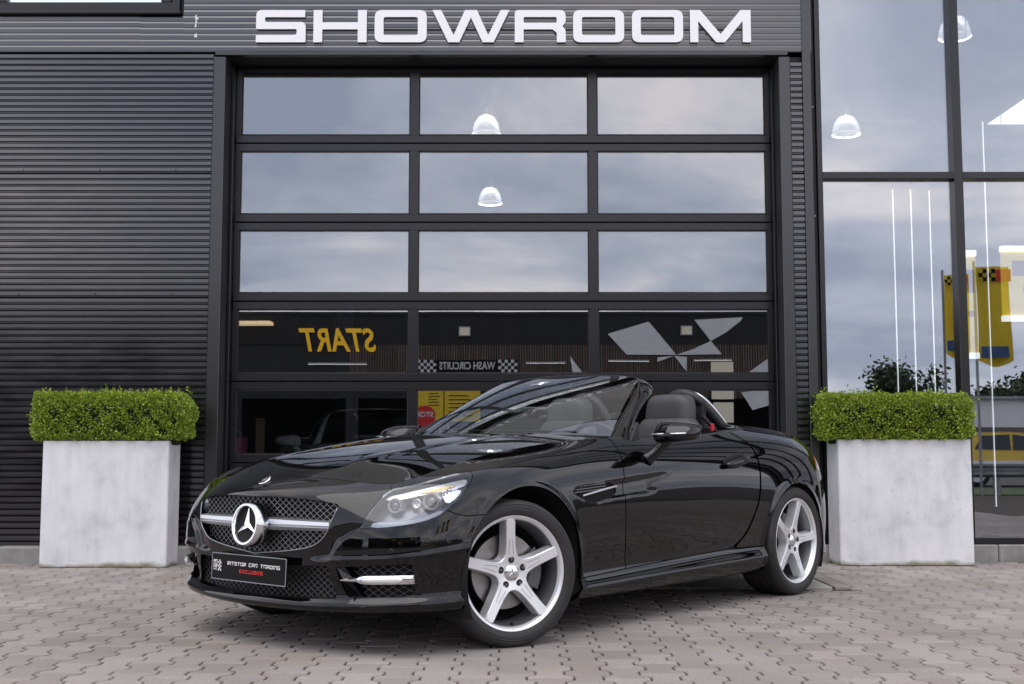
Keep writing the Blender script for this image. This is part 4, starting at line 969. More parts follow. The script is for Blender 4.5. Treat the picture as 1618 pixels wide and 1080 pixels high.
ctr = np.array([-1.3, 0, .8]); nv_ *= np.sign(((a_ + b_) / 2 - ctr)[:, None, :] @ nv_[:, :, None])[:, 0]
ring_ = [a_ - nv_ * .010, a_ + nv_ * .002, a_ * .85 + b_ * .15 + nv_ * .012, a_ * .5 + b_ * .5 + nv_ * .018, a_ * .15 + b_ * .85 + nv_ * .012, b_, b_ - nv_ * .018, a_ * .5 + b_ * .5 - nv_ * .030, a_ - nv_ * .010]
G = np.stack(ring_, 1); m = MB(); m.grid(G); m.build('windscreen_frame', 'paint', car, smooth=True, sharp=50)
m = MB(); m.tube([tuple(p) for p in (a_ + nv_ * .004)], .0035, 6); m.build('screen_seal', 'black_matte', car, smooth=True)
gs = np.linspace(-1, 1, 41); gt = np.linspace(0, 1, 22); G = np.zeros((41, 22, 3))
for i, s_ in enumerate(gs):
    Bm = np.array([-.655 - .255 * abs(s_) ** 2.2, .700 * s_, .893 + .012 * (1 - s_ * s_)]); Tp = np.array([-1.392 - .06 * abs(s_) ** 3, .500 * s_, 1.232 - .018 * abs(s_) ** 3])
    for j, t in enumerate(gt): G[i, j] = Bm * (1 - t) + Tp * t + np.array([.02, 0, .028]) * 4 * t * (1 - t) * (1 - .6 * s_ * s_)
m = MB(); m.grid(G); m.build('windscreen', 'screen_glass', car, smooth=True)
cw_ = np.array([[(-.603 - .165 * (y / .757) ** 2 * (1 - t) - t * (.045 + .06 * (y / .757) ** 2) - .165 * (y / .757) ** 2 * t, y, hood_z(np.array(-.60 - .165 * (y / .757) ** 2), np.array(y)) - .012 + .004 * t) for t in (0, .5, 1)] for y in np.linspace(-.75, .75, 31)])
m = MB(); m.grid(cw_); m.build('cowl_panel', 'black_matte', car, smooth=True)
for y0, y1 in ((.55, -.08), (-.02, -.58)):
    q = []
    for t in np.linspace(0, 1, 12): y = y0 + (y1 - y0) * t; q.append((-.655 - .235 * abs(y / .7) ** 2.2 - .035 - .03 * math.sin(t * 3), y, .913 + .012 * t))
    MB().tube(q, .006, 6).build('wiper', 'black_matte', car, smooth=True)
for sg in (1, -1):
    MB().add([(-.925, sg * .800, .838), (-1.055, sg * .765, .962), (-1.03, sg * .790, .846), (-.925, sg * .780, .838), (-1.055, sg * .748, .962), (-1.03, sg * .770, .846)], [(0, 1, 2), (3, 5, 4), (0, 3, 4, 1), (1, 4, 5, 2), (2, 5, 3, 0)]).build('sail_panel', 'black_matte', car)

# ---- side vent, door handle, mirror
def superell(a, b, c, e1=.5, e2=.5, n=24, mm=40):
    th = np.linspace(-math.pi / 2, math.pi / 2, n); ph = np.linspace(0, 2 * math.pi, mm + 1); sp = lambda x, e_: np.sign(x) * np.abs(x) ** e_
    T, Ph = np.meshgrid(th, ph, indexing='ij'); return np.stack([a * sp(np.cos(T), e1) * sp(np.cos(Ph), e2), b * sp(np.cos(T), e1) * sp(np.sin(Ph), e2), c * sp(np.sin(T), e1)], -1)
for i, sg in enumerate((1, -1)):
    fo = fenders[i]; do = doors[i]
    vo = trim(S, Foff(fV, -.006), (.405, .467), (.63, .76), 20, 20, flange=0, off=-.020); v, f = vo
    if sg < 0: v = [(a, -b, c) for a, b, c in v]; f = [q[::-1] for q in f]
    sv = meshobj('side_vent', v, f, 'liner', fo, True)
    pts = np.array([(-.440, .8925, .618), (-.56, .8935, .636), (-.65, .893, .650), (-.70, .892, .655)]); m = MB()
    m.grid(np.array([[(p[0] , sg * (p[1] - .003 + a), p[2] + b) for a, b in ((-.012, -.0042), (.0, -.0042), (.003, 0), (0, .0042), (-.012, .0042))] for p in bsp(pts, 12)])); m.build('vent_blade', 'satin', sv)
    for k in range(3):
        m = MB(); z_ = .642 + .012 * k; m.box(-.66, -.43 - .012 * k, min(sg * .876, sg * .884), max(sg * .876, sg * .884), z_, z_ + .004); q = m.build('vent_slat', 'mesh_dark', sv); q.rotation_euler = (0, R(3.5), 0); q.location = (0, 0, -.036)
    rimuv = chaikin(np.array(VENT), 2); rpnt = Sb(rimuv[:, 0], rimuv[:, 1]); lp_ = [(p[0], sg * (p[1] + .0005), p[2]) for p in rpnt]; MB().tube(lp_ + lp_[:1], .0018, 5, False).build('vent_rim', 'black_gloss', sv, smooth=True)
    # handle
    hb = superell(.108, .014, .046, .7, .7, 14, 30); hb[..., 0] -= 1.775; hb[..., 1] = sg * (hb[..., 1] + .876); hb[..., 2] += .757; hb[..., 2] -= (hb[..., 0] + 1.775) * .17
    MB().grid(hb).build('handle_recess', 'liner', do, smooth=True)
    q = []
    for t in np.linspace(0, 1, 14): q.append((-1.665 - .225 * t, sg * (.898 + .020 * math.sin(math.pi * t) ** .6), .742 + .038 * t))
    MB().tube(q, [.012 + .010 * math.sin(math.pi * t) ** .5 for t in np.linspace(0, 1, 14)], 10).build('handle', 'paint', do, smooth=True)
    # mirror
    mi_ = empty('door_mirror', (-1.05, sg * .985, .912), 0, car)
    G = superell(.070, .118, .052, .55, .62, 22, 40); G[..., 0] *= np.where(G[..., 0] > 0, 1.15, .75); G[..., 2] *= 1 - .22 * (G[..., 1] / .118) * 1; G[..., 1] *= sg; G[..., 0] -= .03 * np.abs(G[..., 1]) / .118 + .75 * np.maximum(G[..., 2], -.01); G[..., 2] += -.012 * (G[..., 0] / .08) * .0
    o = MB().grid(G).build('mirror_cap', 'paint', mi_, smooth=True)
    G2 = superell(.004, .100, .040, .6, .6, 12, 30); MB().grid(G2).build('mirror_glass', 'chrome', mi_, smooth=True).location = (-.072, 0, 0)
    st = [(.00, -sg * .045, -.035), (.015, -sg * .075, -.075), (.045, -sg * .105, -.115), (.055, -sg * .130, -.135)]
    MB().tube([tuple(p) for p in bsp(st, 10)], [.030, .030, .029, .028, .027, .027, .028, .030, .033, .036], 12).build('mirror_stalk', 'paint', mi_, smooth=True)
    MB().tube([(.058, sg * .10, -.008), (.074, sg * .05, -.010), (.080, sg * -.03, -.011), (.076, sg * -.085, -.012)], .004, 6).build('indicator_lens', 'lamp_silver', mi_, smooth=True)

# ---- cockpit
bu = np.linspace(.4745, .655, 40); be = S(bu, np.ones_like(bu))
for sg in (1, -1):
    prof = [(.000, -.004), (-.012, .004), (-.04, .006), (-.065, -.006), (-.075, -.09), (-.10, -.25), (-.085, -.55)]
    G = np.array([[(p[0], sg * (p[1] + a), max(p[2] + b, .27)) for a, b in prof] for p in be]); MB().grid(G).build('door_trim', 'leather_dark', car, smooth=True, sharp=50)
MB().box(-2.22, -.85, -.72, .72, .24, .30).build('cabin_floor', 'liner', car)
MB().box(-2.30, -2.19, -.70, .70, .30, .945, .03).build('bulkhead', 'leather_dark', car)
dsh = np.array([[(-.66 - .255 * abs(y / .70) ** 2.2 * .9 - a, y, z + .018 * math.exp(-((y - .37) / .16) ** 2) * (a > .1)) for a, z in ((.05, .86), (.18, .885), (.34, .893), (.46, .875), (.52, .80), (.50, .60), (.46, .35))] for y in np.linspace(-.70, .70, 29)])
MB().grid(dsh).build('dashboard', 'leather_dark', car, smooth=True, sharp=60)
MB().box(-2.05, -1.15, -.11, .11, .30, .56, .04).build('centre_console', 'leather_dark', car, smooth=True, sharp=40)
MB().box(-1.36, -1.335, -.11, .11, 1.125, 1.175, .012).tube([(-1.34, 0, 1.165), (-1.37, 0, 1.215)], .012, 8).build('interior_mirror', 'black_matte', car)
sw = empty('steering_wheel', (-1.27, .37, .80), 0, car); sw.rotation_euler = (0, R(-65), 0)
q = [(.18 * math.cos(t), .185 * math.sin(t), 0) for t in np.linspace(0, 2 * math.pi, 41)]; MB().tube(q, .014, 10, False).build('wheel_rim', 'leather_dark', sw, smooth=True)
G = superell(.065, .075, .03, .6, .6, 12, 24); MB().grid(G).build('airbag_cover', 'leather_dark', sw, smooth=True).location = (0, 0, -.02)
for a in (0, math.pi, -math.pi / 2): MB().tube([(.05 * math.sin(a), .05 * math.cos(a), -.02), (.178 * math.sin(a), .178 * math.cos(a), 0)], .013, 8).build('spoke', 'satin', sw)
for sg in (1, -1):
    seat = empty('seat', (-1.55, sg * .37, .30), 0, car)
    G = superell(.27, .245, .10, .45, .4, 16, 36); MB().grid(G).build('cushion', 'leather', seat, smooth=True).location = (.05, 0, .12)
    G = superell(.085, .24, .36, .40, .5, 24, 40); G[..., 0] -= .30 * (G[..., 2] + .36) * .9; G[..., 1] *= 1 - .16 * np.clip(G[..., 2] / .36, 0, 1); MB().grid(G).build('backrest', 'leather', seat, smooth=True).location = (-.19, 0, .36)
    G = superell(.070, .150, .118, .42, .45, 22, 40); G[..., 0] -= .12 * (G[..., 2] + .118); G[..., 1] *= 1 - .10 * np.clip(G[..., 2] / .118, 0, 1); MB().grid(G).build('headrest', 'leather', seat, smooth=True).location = (-.375, 0, .725)
    MB().tube([(-.345, sg * .110, .62), (-.328, sg * .112, .70), (-.345, sg * .105, .80)], .0012, 4).build('red_stitching', 'red_print', seat)
    # roll bar behind the headrest, with a satin strip on the outer leg
    rbp = bsp([(-2.13, sg * .20, .93), (-2.10, sg * .225, 1.06), (-2.075, sg * .29, 1.145), (-2.07, sg * .38, 1.158), (-2.09, sg * .46, 1.125), (-2.16, sg * .505, 1.04), (-2.24, sg * .53, .955)], 26)
    rb = MB().tube([tuple(p) for p in rbp], .030, 12).build('roll_bar', 'leather_dark', car, smooth=True)
    MB().tube([tuple(p + np.array([-.012, sg * .026, .012])) for p in rbp[14:]], .009, 8).build('satin_strip', 'satin', rb, smooth=True)
    MB().box(-2.12, -2.09, sg * .37 - .13, sg * .37 + .13, .93, 1.12, .02).build('roll_bar_filler', 'leather_dark', rb)
    MB().tube([(-2.02, sg * .53, 1.02), (-2.06, sg * .56, .97), (-2.10, sg * .575, .93)], .012, 6).build('belt_guide', 'black_matte', seat).parent = car
    MB().box(-2.07, -2.045, sg * .575 - .008, sg * .575 + .008, .93, .975, .004).build('seat_belt', 'red_web', car)

# ---- wheels
def build_wheel(wd):
    h = wd / 2; w = empty('wheel')
    ty = [(.236, h * .86), (.243, h * .93), (.262, h * 1.0), (.282, h * .99), (.297, h * .93), (.3045, h * .84), (.3075, h * .76)]
    grooves = []
    for y in (.50, .17, -.17, -.50): grooves += [(.3078, h * y + .006), (.302, h * y + .004), (.302, h * y - .004), (.3078, h * y - .006)]
    prof = ty + grooves + [(r, -y) for r, y in ty[::-1]]
    m = MB(); m.lathe(prof, 96, 'y'); m.build('tyre', 'tyre', w, smooth=True, sharp=30)
    m = MB()
    for k in range(3): m.lathe([(.264 + .012 * k, h * (1.003 - .004 * k)), (.2655 + .012 * k, h * (1.003 - .004 * k) + .0012), (.267 + .012 * k, h * (1.0 - .004 * k))], 72, 'y')
    m.build('sidewall_ridge', 'tyre', w, smooth=True)
    f = h * .90
    rim = MB().lathe([(.2345, f - .012), (.2420, f - .004), (.2425, f + .001), (.2395, f + .0045), (.2335, f + .002), (.2265, f - .006), (.2225, f - .020)], 96, 'y').build('rim', 'alloy', w, smooth=True, sharp=40)
    MB().lathe([(.2225, f - .0205), (.2140, f - .05), (.206, f - .10), (.216, -h * .8), (.236, -h * .88)], 72, 'y').build('rim_barrel', 'rim_barrel', w, smooth=True, sharp=40)
    # five-arm star, face slightly dished
    arm = []
    for k in range(5):
        a = math.pi / 2 + k * 2 * math.pi / 5
        for r_, s_ in ((.073, -math.pi / 5), (.077, -.43), (.092, -.295), (.115, -.205), (.15, -.150), (.19, -.116), (.226, -.098), (.228, 0), (.226, .098), (.19, .116), (.15, .150), (.115, .205), (.092, .295), (.077, .43)): arm.append((r_ * math.cos(a + s_), r_ * math.sin(a + s_)))
    arm = chaikin(arm, 1); fy = lambda r_: f - .022 + .020 * min(1, r_ / .22) ** 1.5 - .006 * math.exp(-(r_ / .05) ** 2)
    m = MB(); n = len(arm); loops = []
    nr = np.roll(arm, -1, 0) - np.roll(arm, 1, 0); nr = np.stack([nr[:, 1], -nr[:, 0]], 1); nr /= np.linalg.norm(nr, axis=1, keepdims=True)
    inset = arm - nr * .0030
    for sc in (.02, .25, .5, .75, .9, 1.0): loops.append([(p[0] * sc, fy(np.hypot(*p) * sc), p[1] * sc) for p in inset])
    loops.append([(p[0], fy(np.hypot(*p)) - .003, p[1]) for p in arm]); wide = arm + nr * .006
    loops.append([(p[0], fy(np.hypot(*p)) - .026, p[1]) for p in (arm + nr * .002)]); loops.append([(p[0], fy(np.hypot(*p)) - .052, p[1]) for p in wide])
    G = np.array([l + l[:1] for l in loops]); m.grid(G); m.build('spoke_star', 'alloy', w, smooth=True, sharp=28)
    for k in range(5):
        a = math.pi / 2 + k * 2 * math.pi / 5; ca, sa = math.cos(a), math.sin(a)
        def at(r_, t, dy=.0008): return (r_ * ca - t * sa, fy(r_) + dy, r_ * sa + t * ca)
        for s_ in (-1, 1): MB().add([at(.078, s_ * .0135), at(.142, s_ * .0075), at(.142, s_ * .0050), at(.078, s_ * .0105), at(.078, s_ * .0135, -.002), at(.142, s_ * .0075, -.002), at(.142, s_ * .005, -.002), at(.078, s_ * .0105, -.002)], [(0, 1, 2, 3), (0, 4, 5, 1), (2, 6, 7, 3)]).build('spoke_groove_shade', 'alloy_dark', w)  # raised grey wedge; its colour paints the shade of a spoke recess
        q = MB().lathe([(0, .0002), (.0125, .0002), (.0135, .0012), (.0145, .0)], 20, 'y').build('bolt_hole_shade', 'liner', w); q.location = at(.056, 0)  # dark disc on the face, painting the shade of a bolt recess
        q = MB().lathe([(0, .004), (.006, .004), (.0075, .001)], 6, 'y').build('wheel_bolt', 'caliper', w); q.location = at(.056, 0)
    q = MB().lathe([(0, .010), (.020, .009), (.0335, .005), (.0365, -.001)], 36, 'y').build('centre_cap', 'chrome', w, smooth=True); q.location = (0, fy(0) + .002, 0)
    q = star3(.024, .0045, .004, 0).build('cap_star', 'alloy_dark', w); q.location = (0, fy(0) + .0118, 0); q.rotation_euler = (0, 0, R(90))
    m = MB().lathe([(.06, .0), (.090, .002), (.158, .002), (.158, -.020), (.09, -.02)], 64, 'y').build('brake_disc', 'disc', w, smooth=True, sharp=30); m.location = (0, h * .10, 0)
    m = MB().lathe([(0, .006), (.055, .006), (.075, .0), (.078, -.03)], 32, 'y').build('hub', 'caliper', w); m.location = (0, h * .12, 0)
    ca = MB()
    ca.lathe([(.115, .018), (.170, .018), (.176, .010), (.176, -.03), (.110, -.03), (.110, .012)], 14, 'y', R(-32), R(32), True); o = ca.build('brake_caliper', 'caliper', w, smooth=True, sharp=35); o.location = (0, h * .12, 0); o.rotation_euler = (0, R(180), 0)
    q = MB().lathe([(0, .006), (.004, .005), (.005, -.014)], 10, 'y').build('valve', 'liner', w); q.location = (.01, f - .024, -.213)
    # dark barrel behind the spokes
    MB().lathe([(.20, -.02), (.19, -h * .8), (.03, -h * .8)], 48, 'y').build('inner_barrel', 'liner', w, smooth=True)
    return w
wf_, wr_ = build_wheel(.225), build_wheel(.245)
for base, x, tr, steer in ((wf_, -.020, .7795, R(-20)), (wr_, -2.43, .7825, 0)):
    right = copy_tree(base)
    for o, sg in ((base, 1), (right, -1)):
        o.parent = car; o.location = (x, sg * tr, .3070); o.rotation_euler = (0, R(4) if x > -1 else R(-14), (0 if sg > 0 else math.pi) + steer)
# ================================================================== inside the showroom
def pendant(x, y, z, d, label):
    p = empty('pendant_lamp', (x, y, z)); tag(p, label, 'lamp', 'bell lamps hanging in the showroom')
    r = d / 2
    MB().lathe([(r * 1.0, 0), (r * 1.02, .012), (r * .99, .03), (r * .97, d * .20), (r * .86, d * .42), (r * .62, d * .62), (r * .34, d * .70), (r * .30, d * .69), (r * .58, d * .60), (r * .82, d * .40), (r * .93, d * .2), (r * .95, .03)], 36, 'z').build('lamp_shade', 'shade', p, smooth=True, sharp=50)
    MB().lathe([(r * .97, .006), (r * 1.045, .004), (r * 1.045, .016), (r * .99, .018)], 36, 'z', closed=True).build('shade_rim', 'tube_dim', p, smooth=True)
    MB().lathe([(.01, d * .69), (r * .33, d * .69), (r * .33, d * .98), (r * .2, d * 1.05), (.01, d * 1.06)], 24, 'z').build('gear_box', 'lamp_grey', p, smooth=True, sharp=40)
    MB().tube([(0, 0, d * 1.05), (0, 0, 7.2 - z)], .012, 6).build('cable', 'black_matte', p)
    pl_ = bpy.data.lights.new('lamp_light', 'POINT'); pl_.energy = 70; pl_.shadow_soft_size = .045; pl_.color = (1, .93, .82); lo_ = bpy.data.objects.new('lamp_light', pl_); lo_.location = (0, 0, .17); link(lo_, p)
    return p
pendant(-.36, 16.4, 5.22, .39, 'bell pendant lamp seen through the topmost middle door pane')
pendant(-.365, 19.6, 4.90, .39, 'bell pendant lamp seen through the second-row middle door pane')
pendant(4.42, 15.5, 4.97, .365, 'bell pendant lamp behind the tall window next to the door')
pendant(5.10, 13.4, 5.55, .36, 'bell pendant lamp behind the mullion of the tall windows')
def led(x, y, z1, label):
    p = empty('light_column', (x, y, 0)); tag(p, label, 'light', 'vertical light columns in the showroom')
    MB().box(-.05, .05, -.02, .05, 0, .03, .004).build('foot', 'frame', p); MB().box(-.018, .018, .0, .03, .03, z1 + .03, .003).build('post', 'frame', p)
    MB().tube([(0, -.003, .30), (0, -.003, z1)], .0048, 8).build('tube', 'tube', p); return p
led(3.54, 10.95, 3.24, 'tall white light column nearest the door side of the window')
led(3.74, 11.05, 3.26, 'tall white light column in the middle of the three grouped ones')
led(3.95, 11.15, 3.27, 'tall white light column of the three, beside the window mullion')
led(4.50, 11.2, 3.95, 'tallest white light column, standing alone beyond the window mullion')
def lightbox(x0, x1, y, z0, z1, label):
    p = empty('light_box_banner', ((x0 + x1) / 2, y, z0)); tag(p, label, 'banner', 'lit yellow banners hanging indoors'); w = (x1 - x0) / 2; h = z1 - z0
    MB().box(-w, w, 0, .02, 0, h).build('banner_sheet', pmat('yellow_lit_banner', (.8, .58, .03), .5, emit=(1, .68, .05), estr=.35), p)
    MB().box(-w, w, -.03, .04, h + .001, h + .06).build('top_light_bar', 'tube', p); MB().box(-w, w, -.03, .04, -.06, -.001).build('bottom_light_bar', 'tube', p)
    MB().box(-w * .6, w * .7, -.004, -.001, h * .62, h * .86).build('red_print', 'red_print', p)
    MB().lathe([(0, -.004), (min(w, h) * .42, -.004), (min(w, h) * .42, -.001)], 24, 'y').build('red_dot', 'red_print', p).location = (w * .2, 0, h * .40)
    for s_ in (-1, 1): MB().tube([(s_ * w * .8, 0, h + .06), (s_ * w * .8, 0, 7.2 - z0)], .004, 5).build('wire', 'black_matte', p)
lightbox(4.545, 4.70, 12.0, 1.80, 2.78, 'lit yellow banner with red print indoors, beside the window mullion')
lightbox(5.04, 5.6, 12.2, 2.20, 2.86, 'wider lit yellow banner indoors, farther from the window mullion')
sk = MB().add([(5.28, 13.0, 4.43), (5.75, 13.0, 4.75), (6.3, 13.0, 4.75), (6.3, 13.0, 4.43), (5.28, 13.02, 4.43), (5.75, 13.02, 4.75), (6.3, 13.02, 4.75), (6.3, 13.02, 4.43)], [(0, 1, 2, 3), (7, 6, 5, 4), (0, 4, 5, 1), (1, 5, 6, 2), (2, 6, 7, 3), (3, 7, 4, 0)]).build('ceiling_light_panel', 'tube')
tag(sk, 'bright white wedge of ceiling light behind the tall windows', 'light')
# a pale convertible standing indoors
pale = copy_tree(car, None, {'black_car_paint': M['silver_paint']}); pale.location = (-.83, 10.69, 0); pale.rotation_euler = (0, 0, R(-70))
tag(pale, 'pale silver convertible standing indoors behind the door glass', 'car')
cab = MB().box(-.32, .32, -.2, .2, 0, .755, .01).box(-.335, .335, -.215, .215, .758, .785, .006)
cabinet = empty('cabinet', (-2.36, 10.55, 0)); tag(cabinet, 'low dark cabinet indoors behind the lowest door glass', 'cabinet')
MB().box(-.32, .32, -.2, .2, 0, .755, .01).build('carcass', 'room', cabinet); MB().box(-.335, .335, -.215, .215, .756, .785, .006).build('cabinet_top', 'frame', cabinet)
for s_ in (-1, 1): MB().box(s_ * .16 - .15, s_ * .16 + .15, -.215, -.201, .03, .74, .003).build('cabinet_door', 'room', cabinet)
bag = empty('gift_bag', (-2.40, 10.50, .785)); tag(bag, 'small pink printed bag standing on the indoor cabinet', 'bag')
MB().add([(-.075, -.04, 0), (.075, -.04, 0), (.075, .04, 0), (-.075, .04, 0), (-.082, -.03, .15), (.082, -.03, .15), (.082, .03, .15), (-.082, .03, .15)], [(0, 3, 2, 1), (0, 1, 5, 4), (1, 2, 6, 5), (2, 3, 7, 6), (3, 0, 4, 7)]).build('bag_body', 'pink', bag)
for y in (-.03, .03): MB().tube([(-.03, y, .15), (-.02, y, .20), (.02, y, .20), (.03, y, .15)], .004, 6).build('bag_handle', 'pink', bag)
box_ = empty('card_box', (-2.23, 10.62, .785)); tag(box_, 'tall kraft card box on the indoor cabinet beside the pink bag', 'box')
MB().box(-.035, .035, -.03, .03, 0, .30, .002).build('carton', 'card', box_); MB().box(-.036, .036, -.031, .031, .302, .32, .002).build('carton_lid', 'card', box_)
col_ = empty('steel_column', (-1.74, 12.4, 0)); tag(col_, 'short dark steel post indoors behind the pale convertible', 'column')
MB().box(-.09, .09, -.01, .01, .02, 2.3).build('web', 'frame', col_); MB().box(-.10, -.085, -.09, .09, .02, 2.3).build('flange', 'frame', col_); MB().box(.085, .10, -.09, .09, .02, 2.3).build('flange', 'frame', col_); MB().box(-.16, .16, -.16, .16, 0, .02).build('base_plate', 'galv', col_)
# a person sitting at a desk behind
def person(loc, rz, label):
    p = empty('person', loc, rz); tag(p, label, 'person')
    J = {'hip': (0, 0, .50), 'belly': (.02, 0, .66), 'chest': (.03, 0, .86), 'neck': (.02, 0, 1.04), 'head0': (.03, 0, 1.10), 'head': (.04, 0, 1.19), 'top': (.03, 0, 1.26),
         'shL': (.02, .19, .96), 'elL': (.12, .24, .72), 'wrL': (.36, .14, .74), 'shR': (.02, -.19, .96), 'elR': (.12, -.24, .72), 'wrR': (.36, -.14, .74),
         'hpL': (.02, .10, .48), 'knL': (.44, .13, .50), 'anL': (.42, .13, .09), 'toL': (.56, .14, .04), 'hpR': (.02, -.10, .48), 'knR': (.44, -.13, .50), 'anR': (.42, -.13, .09), 'toR': (.56, -.14, .04)}
    rad = {'hip': .15, 'belly': .14, 'chest': .15, 'neck': .055, 'head0': .062, 'head': .088, 'top': .07, 'shL': .062, 'shR': .062, 'elL': .047, 'elR': .047, 'wrL': .034, 'wrR': .034, 'hpL': .095, 'hpR': .095, 'knL': .065, 'knR': .065, 'anL': .045, 'anR': .045, 'toL': .035, 'toR': .035}
    ed = [('hip', 'belly'), ('belly', 'chest'), ('chest', 'neck'), ('neck', 'head0'), ('head0', 'head'), ('head', 'top'), ('chest', 'shL'), ('shL', 'elL'), ('elL', 'wrL'), ('chest', 'shR'), ('shR', 'elR'), ('elR', 'wrR'), ('hip', 'hpL'), ('hpL', 'knL'), ('knL', 'anL'), ('anL', 'toL'), ('hip', 'hpR'), ('hpR', 'knR'), ('knR', 'anR'), ('anR', 'toR')]
    for s_, w_ in ((1, 'wrL'), (-1, 'wrR')):
        b0 = np.array(J[w_])
        pl = 'pa' + w_; J[pl] = tuple(b0 + (.06, -s_ * .01, -.005)); rad[pl] = .030; ed.append((w_, pl))
        for k in range(5):
            t = 'f%d%s' % (k, w_); dy = (k - 2) * .017; L_ = (.045, .07, .078, .072, .055)[k]; J[t] = tuple(np.array(J[pl]) + ((L_, dy, -.012) if k else (.02, -s_ * .05, -.005))); rad[t] = .0085; ed.append((pl, t))
    ks = list(J); me = bpy.data.meshes.new('body'); me.from_pydata([J[k] for k in ks], [(ks.index(a), ks.index(b)) for a, b in ed], []); o = bpy.data.objects.new('body', me); link(o)
    md = o.modifiers.new('skin', 'SKIN'); o.modifiers.new('sub', 'SUBSURF').levels = 2
    for i, k in enumerate(ks): sv_ = me.skin_vertices[0].data[i]; sv_.radius = (rad[k], rad[k]); sv_.use_root = (k == 'hip')
    dg = bpy.context.evaluated_depsgraph_get(); dg.update(); me2 = bpy.data.meshes.new_from_object(o.evaluated_get(dg)); bpy.data.objects.remove(o)
    me2.materials.clear(); me2.materials.append(M['cloth_dark']); me2.materials.append(M['skin'])
    for q in me2.polygons: q.use_smooth = True; c = q.center; q.material_index = 1 if (c.z > 1.03 or (c.x > .37 and .65 < c.z < .8)) else 0
    link(bpy.data.objects.new('body', me2), p)
    G = superell(.100, .092, .085, 1, 1, 16, 24); G[..., 2] = np.maximum(G[..., 2], -.03); MB().grid(G).build('hair', 'hair', p, smooth=True).location = (.025, 0, 1.225)
    return p
person((-1.95, 14.0, 0), R(60), 'person in dark clothes sitting at a desk beyond the pale convertible')
ch_ = empty('office_chair', (-1.95, 14.0, 0), R(60)); tag(ch_, 'dark office chair under the seated person indoors', 'chair')
MB().box(-.20, .26, -.23, .23, .31, .385, .03).build('seat', 'leather_dark', ch_); MB().tube([(0, 0, .06), (0, 0, .32)], .03, 10).build('gas_lift', 'black_matte', ch_)
for k in range(5): a = k * 2 * math.pi / 5; MB().tube([(0, 0, .07), (.28 * math.cos(a), .28 * math.sin(a), .035)], [.03, .02], 8).build('leg', 'black_matte', ch_)
MB().box(-.24, -.20, -.20, .20, .42, .95, .03).build('backrest', 'leather_dark', ch_)
dk_ = empty('desk', (-1.62, 14.58, 0), R(60)); tag(dk_, 'dark desk indoors in front of the seated person', 'desk')
MB().box(-.35, .35, -.7, .7, .695, .72, .005).build('desk_top', 'room', dk_)
for sx in (-.3, .3):
    for sy in (-.62, .62): MB().box(sx - .02, sx + .02, sy - .02, sy + .02, 0, .694).build('leg', 'black_matte', dk_)

# ================================================================== across the yard (seen in the glass and the paint)
OY = -15.4
wash = empty('car_wash_building', (0, OY, 0)); tag(wash, 'long black car wash hall with a brown slatted band, reflected in the door glass', 'building')
def W(name, mb, mat, parent=wash, **k): return mb.build(name, mat, parent, **k)
n_ = 22; dz_ = (4.66 - 3.80) / n_; m = MB()
for k in range(n_): m.box(-17, 7.9, -.02, .0, 3.80 + k * dz_ + .006, 3.80 + (k + 1) * dz_)
m.box(-17, 7.9, -.3, -.025, 3.80, 4.66); tag(W('upper_cladding', m, 'opp_clad'), kind='stuff')
W('roof_edge', MB().box(-17.1, 8.0, -12, .06, 4.662, 4.74), 'opp_clad')
W('hall_wall', MB().box(-17, -9, -.3, -.06, 0, 3.80).box(7.3, 7.9, -12, -.06, 0, 3.80).box(-17, 7.9, -12, -11.7, 0, 4.66).box(-9, -8.4, -.3, -.06, 0, 3.8), 'opp_clad')
sl = MB(); x = -4.6
while x < 7.85: sl.box(x, x + .034, -.05, .0, 3.02, 3.795); x += .072
tag(W('slat_band', sl, 'opp_slat'), kind='stuff')
sl = MB(); x = 2.0
while x < 7.85:
    if not (5.6 < x < 6.3): sl.box(x, x + .034, -.05, .0, 2.30, 3.00)
    x += .072
tag(W('slat_band', sl, 'opp_slat'), kind='stuff')
W('slat_backing', MB().box(-8.4, 7.9, -.3, -.06, 2.28, 3.80), 'opp_clad')
for x in (-8.0, -4.7, -1.4, 1.9, 5.2): W('bay_pillar', MB().box(x, x + .35, -.5, -.02, 0, 2.279, .01), 'opp_clad')
W('bay_back_wall', MB().box(-8.4, 7.3, -8.2, -8.0, 0, 4.6), 'room')
for (x0, z0, x1, z1) in ((5.65, 3.01, 6.27, 3.31), (5.66, 2.27, 6.28, 2.54), (5.70, 1.60, 6.27, 2.18)): W('lit_panel', MB().box(x0, x1, -.015, .012, z0, z1), 'beige_lit')
for k, (x0, x1, z) in enumerate(((2.72, 3.90, 3.34), (5.14, 6.24, 3.36), (.38, 1.52, 3.28), (-5.79, -4.1, 3.25))):
    t_ = empty('strip_light', ((x0 + x1) / 2, OY + .03, z)); tag(t_, ['slim strip light under the big white chequer panel of the car wash', 'slim strip light above the lit beige panels of the car wash', 'slim strip light beside the WASH CIRCUITS banner of the car wash', 'longest strip light, below the START letters of the car wash'][k], 'light', 'strip lights on the car wash'); w = (x1 - x0) / 2
    MB().box(-w, w, -.02, .03, .0, .035, .004).build('housing', 'galv', t_); MB().box(-w + .02, w - .02, .0, .032, -.025, -.001).build('tube', 'tube_dim', t_)
for x, z in ((-1.34, 4.17), (4.94, 4.2)):
    t_ = empty('flood_light', (x, OY + .02, z - .14)); tag(t_, 'small floodlight above the WASH CIRCUITS banner' if x < 0 else 'small floodlight between the white chequer panels of the car wash', 'light', 'floodlights on the car wash')
    MB().box(-.17, .17, .04, .12, 0, .28, .01).build('lamp_case', 'galv', t_); MB().box(-.14, .14, .121, .127, .03, .25).build('lamp_glass', 'beige_lit', t_); MB().box(-.03, .03, -.02, .04, .1, .18).build('bracket', 'galv', t_)
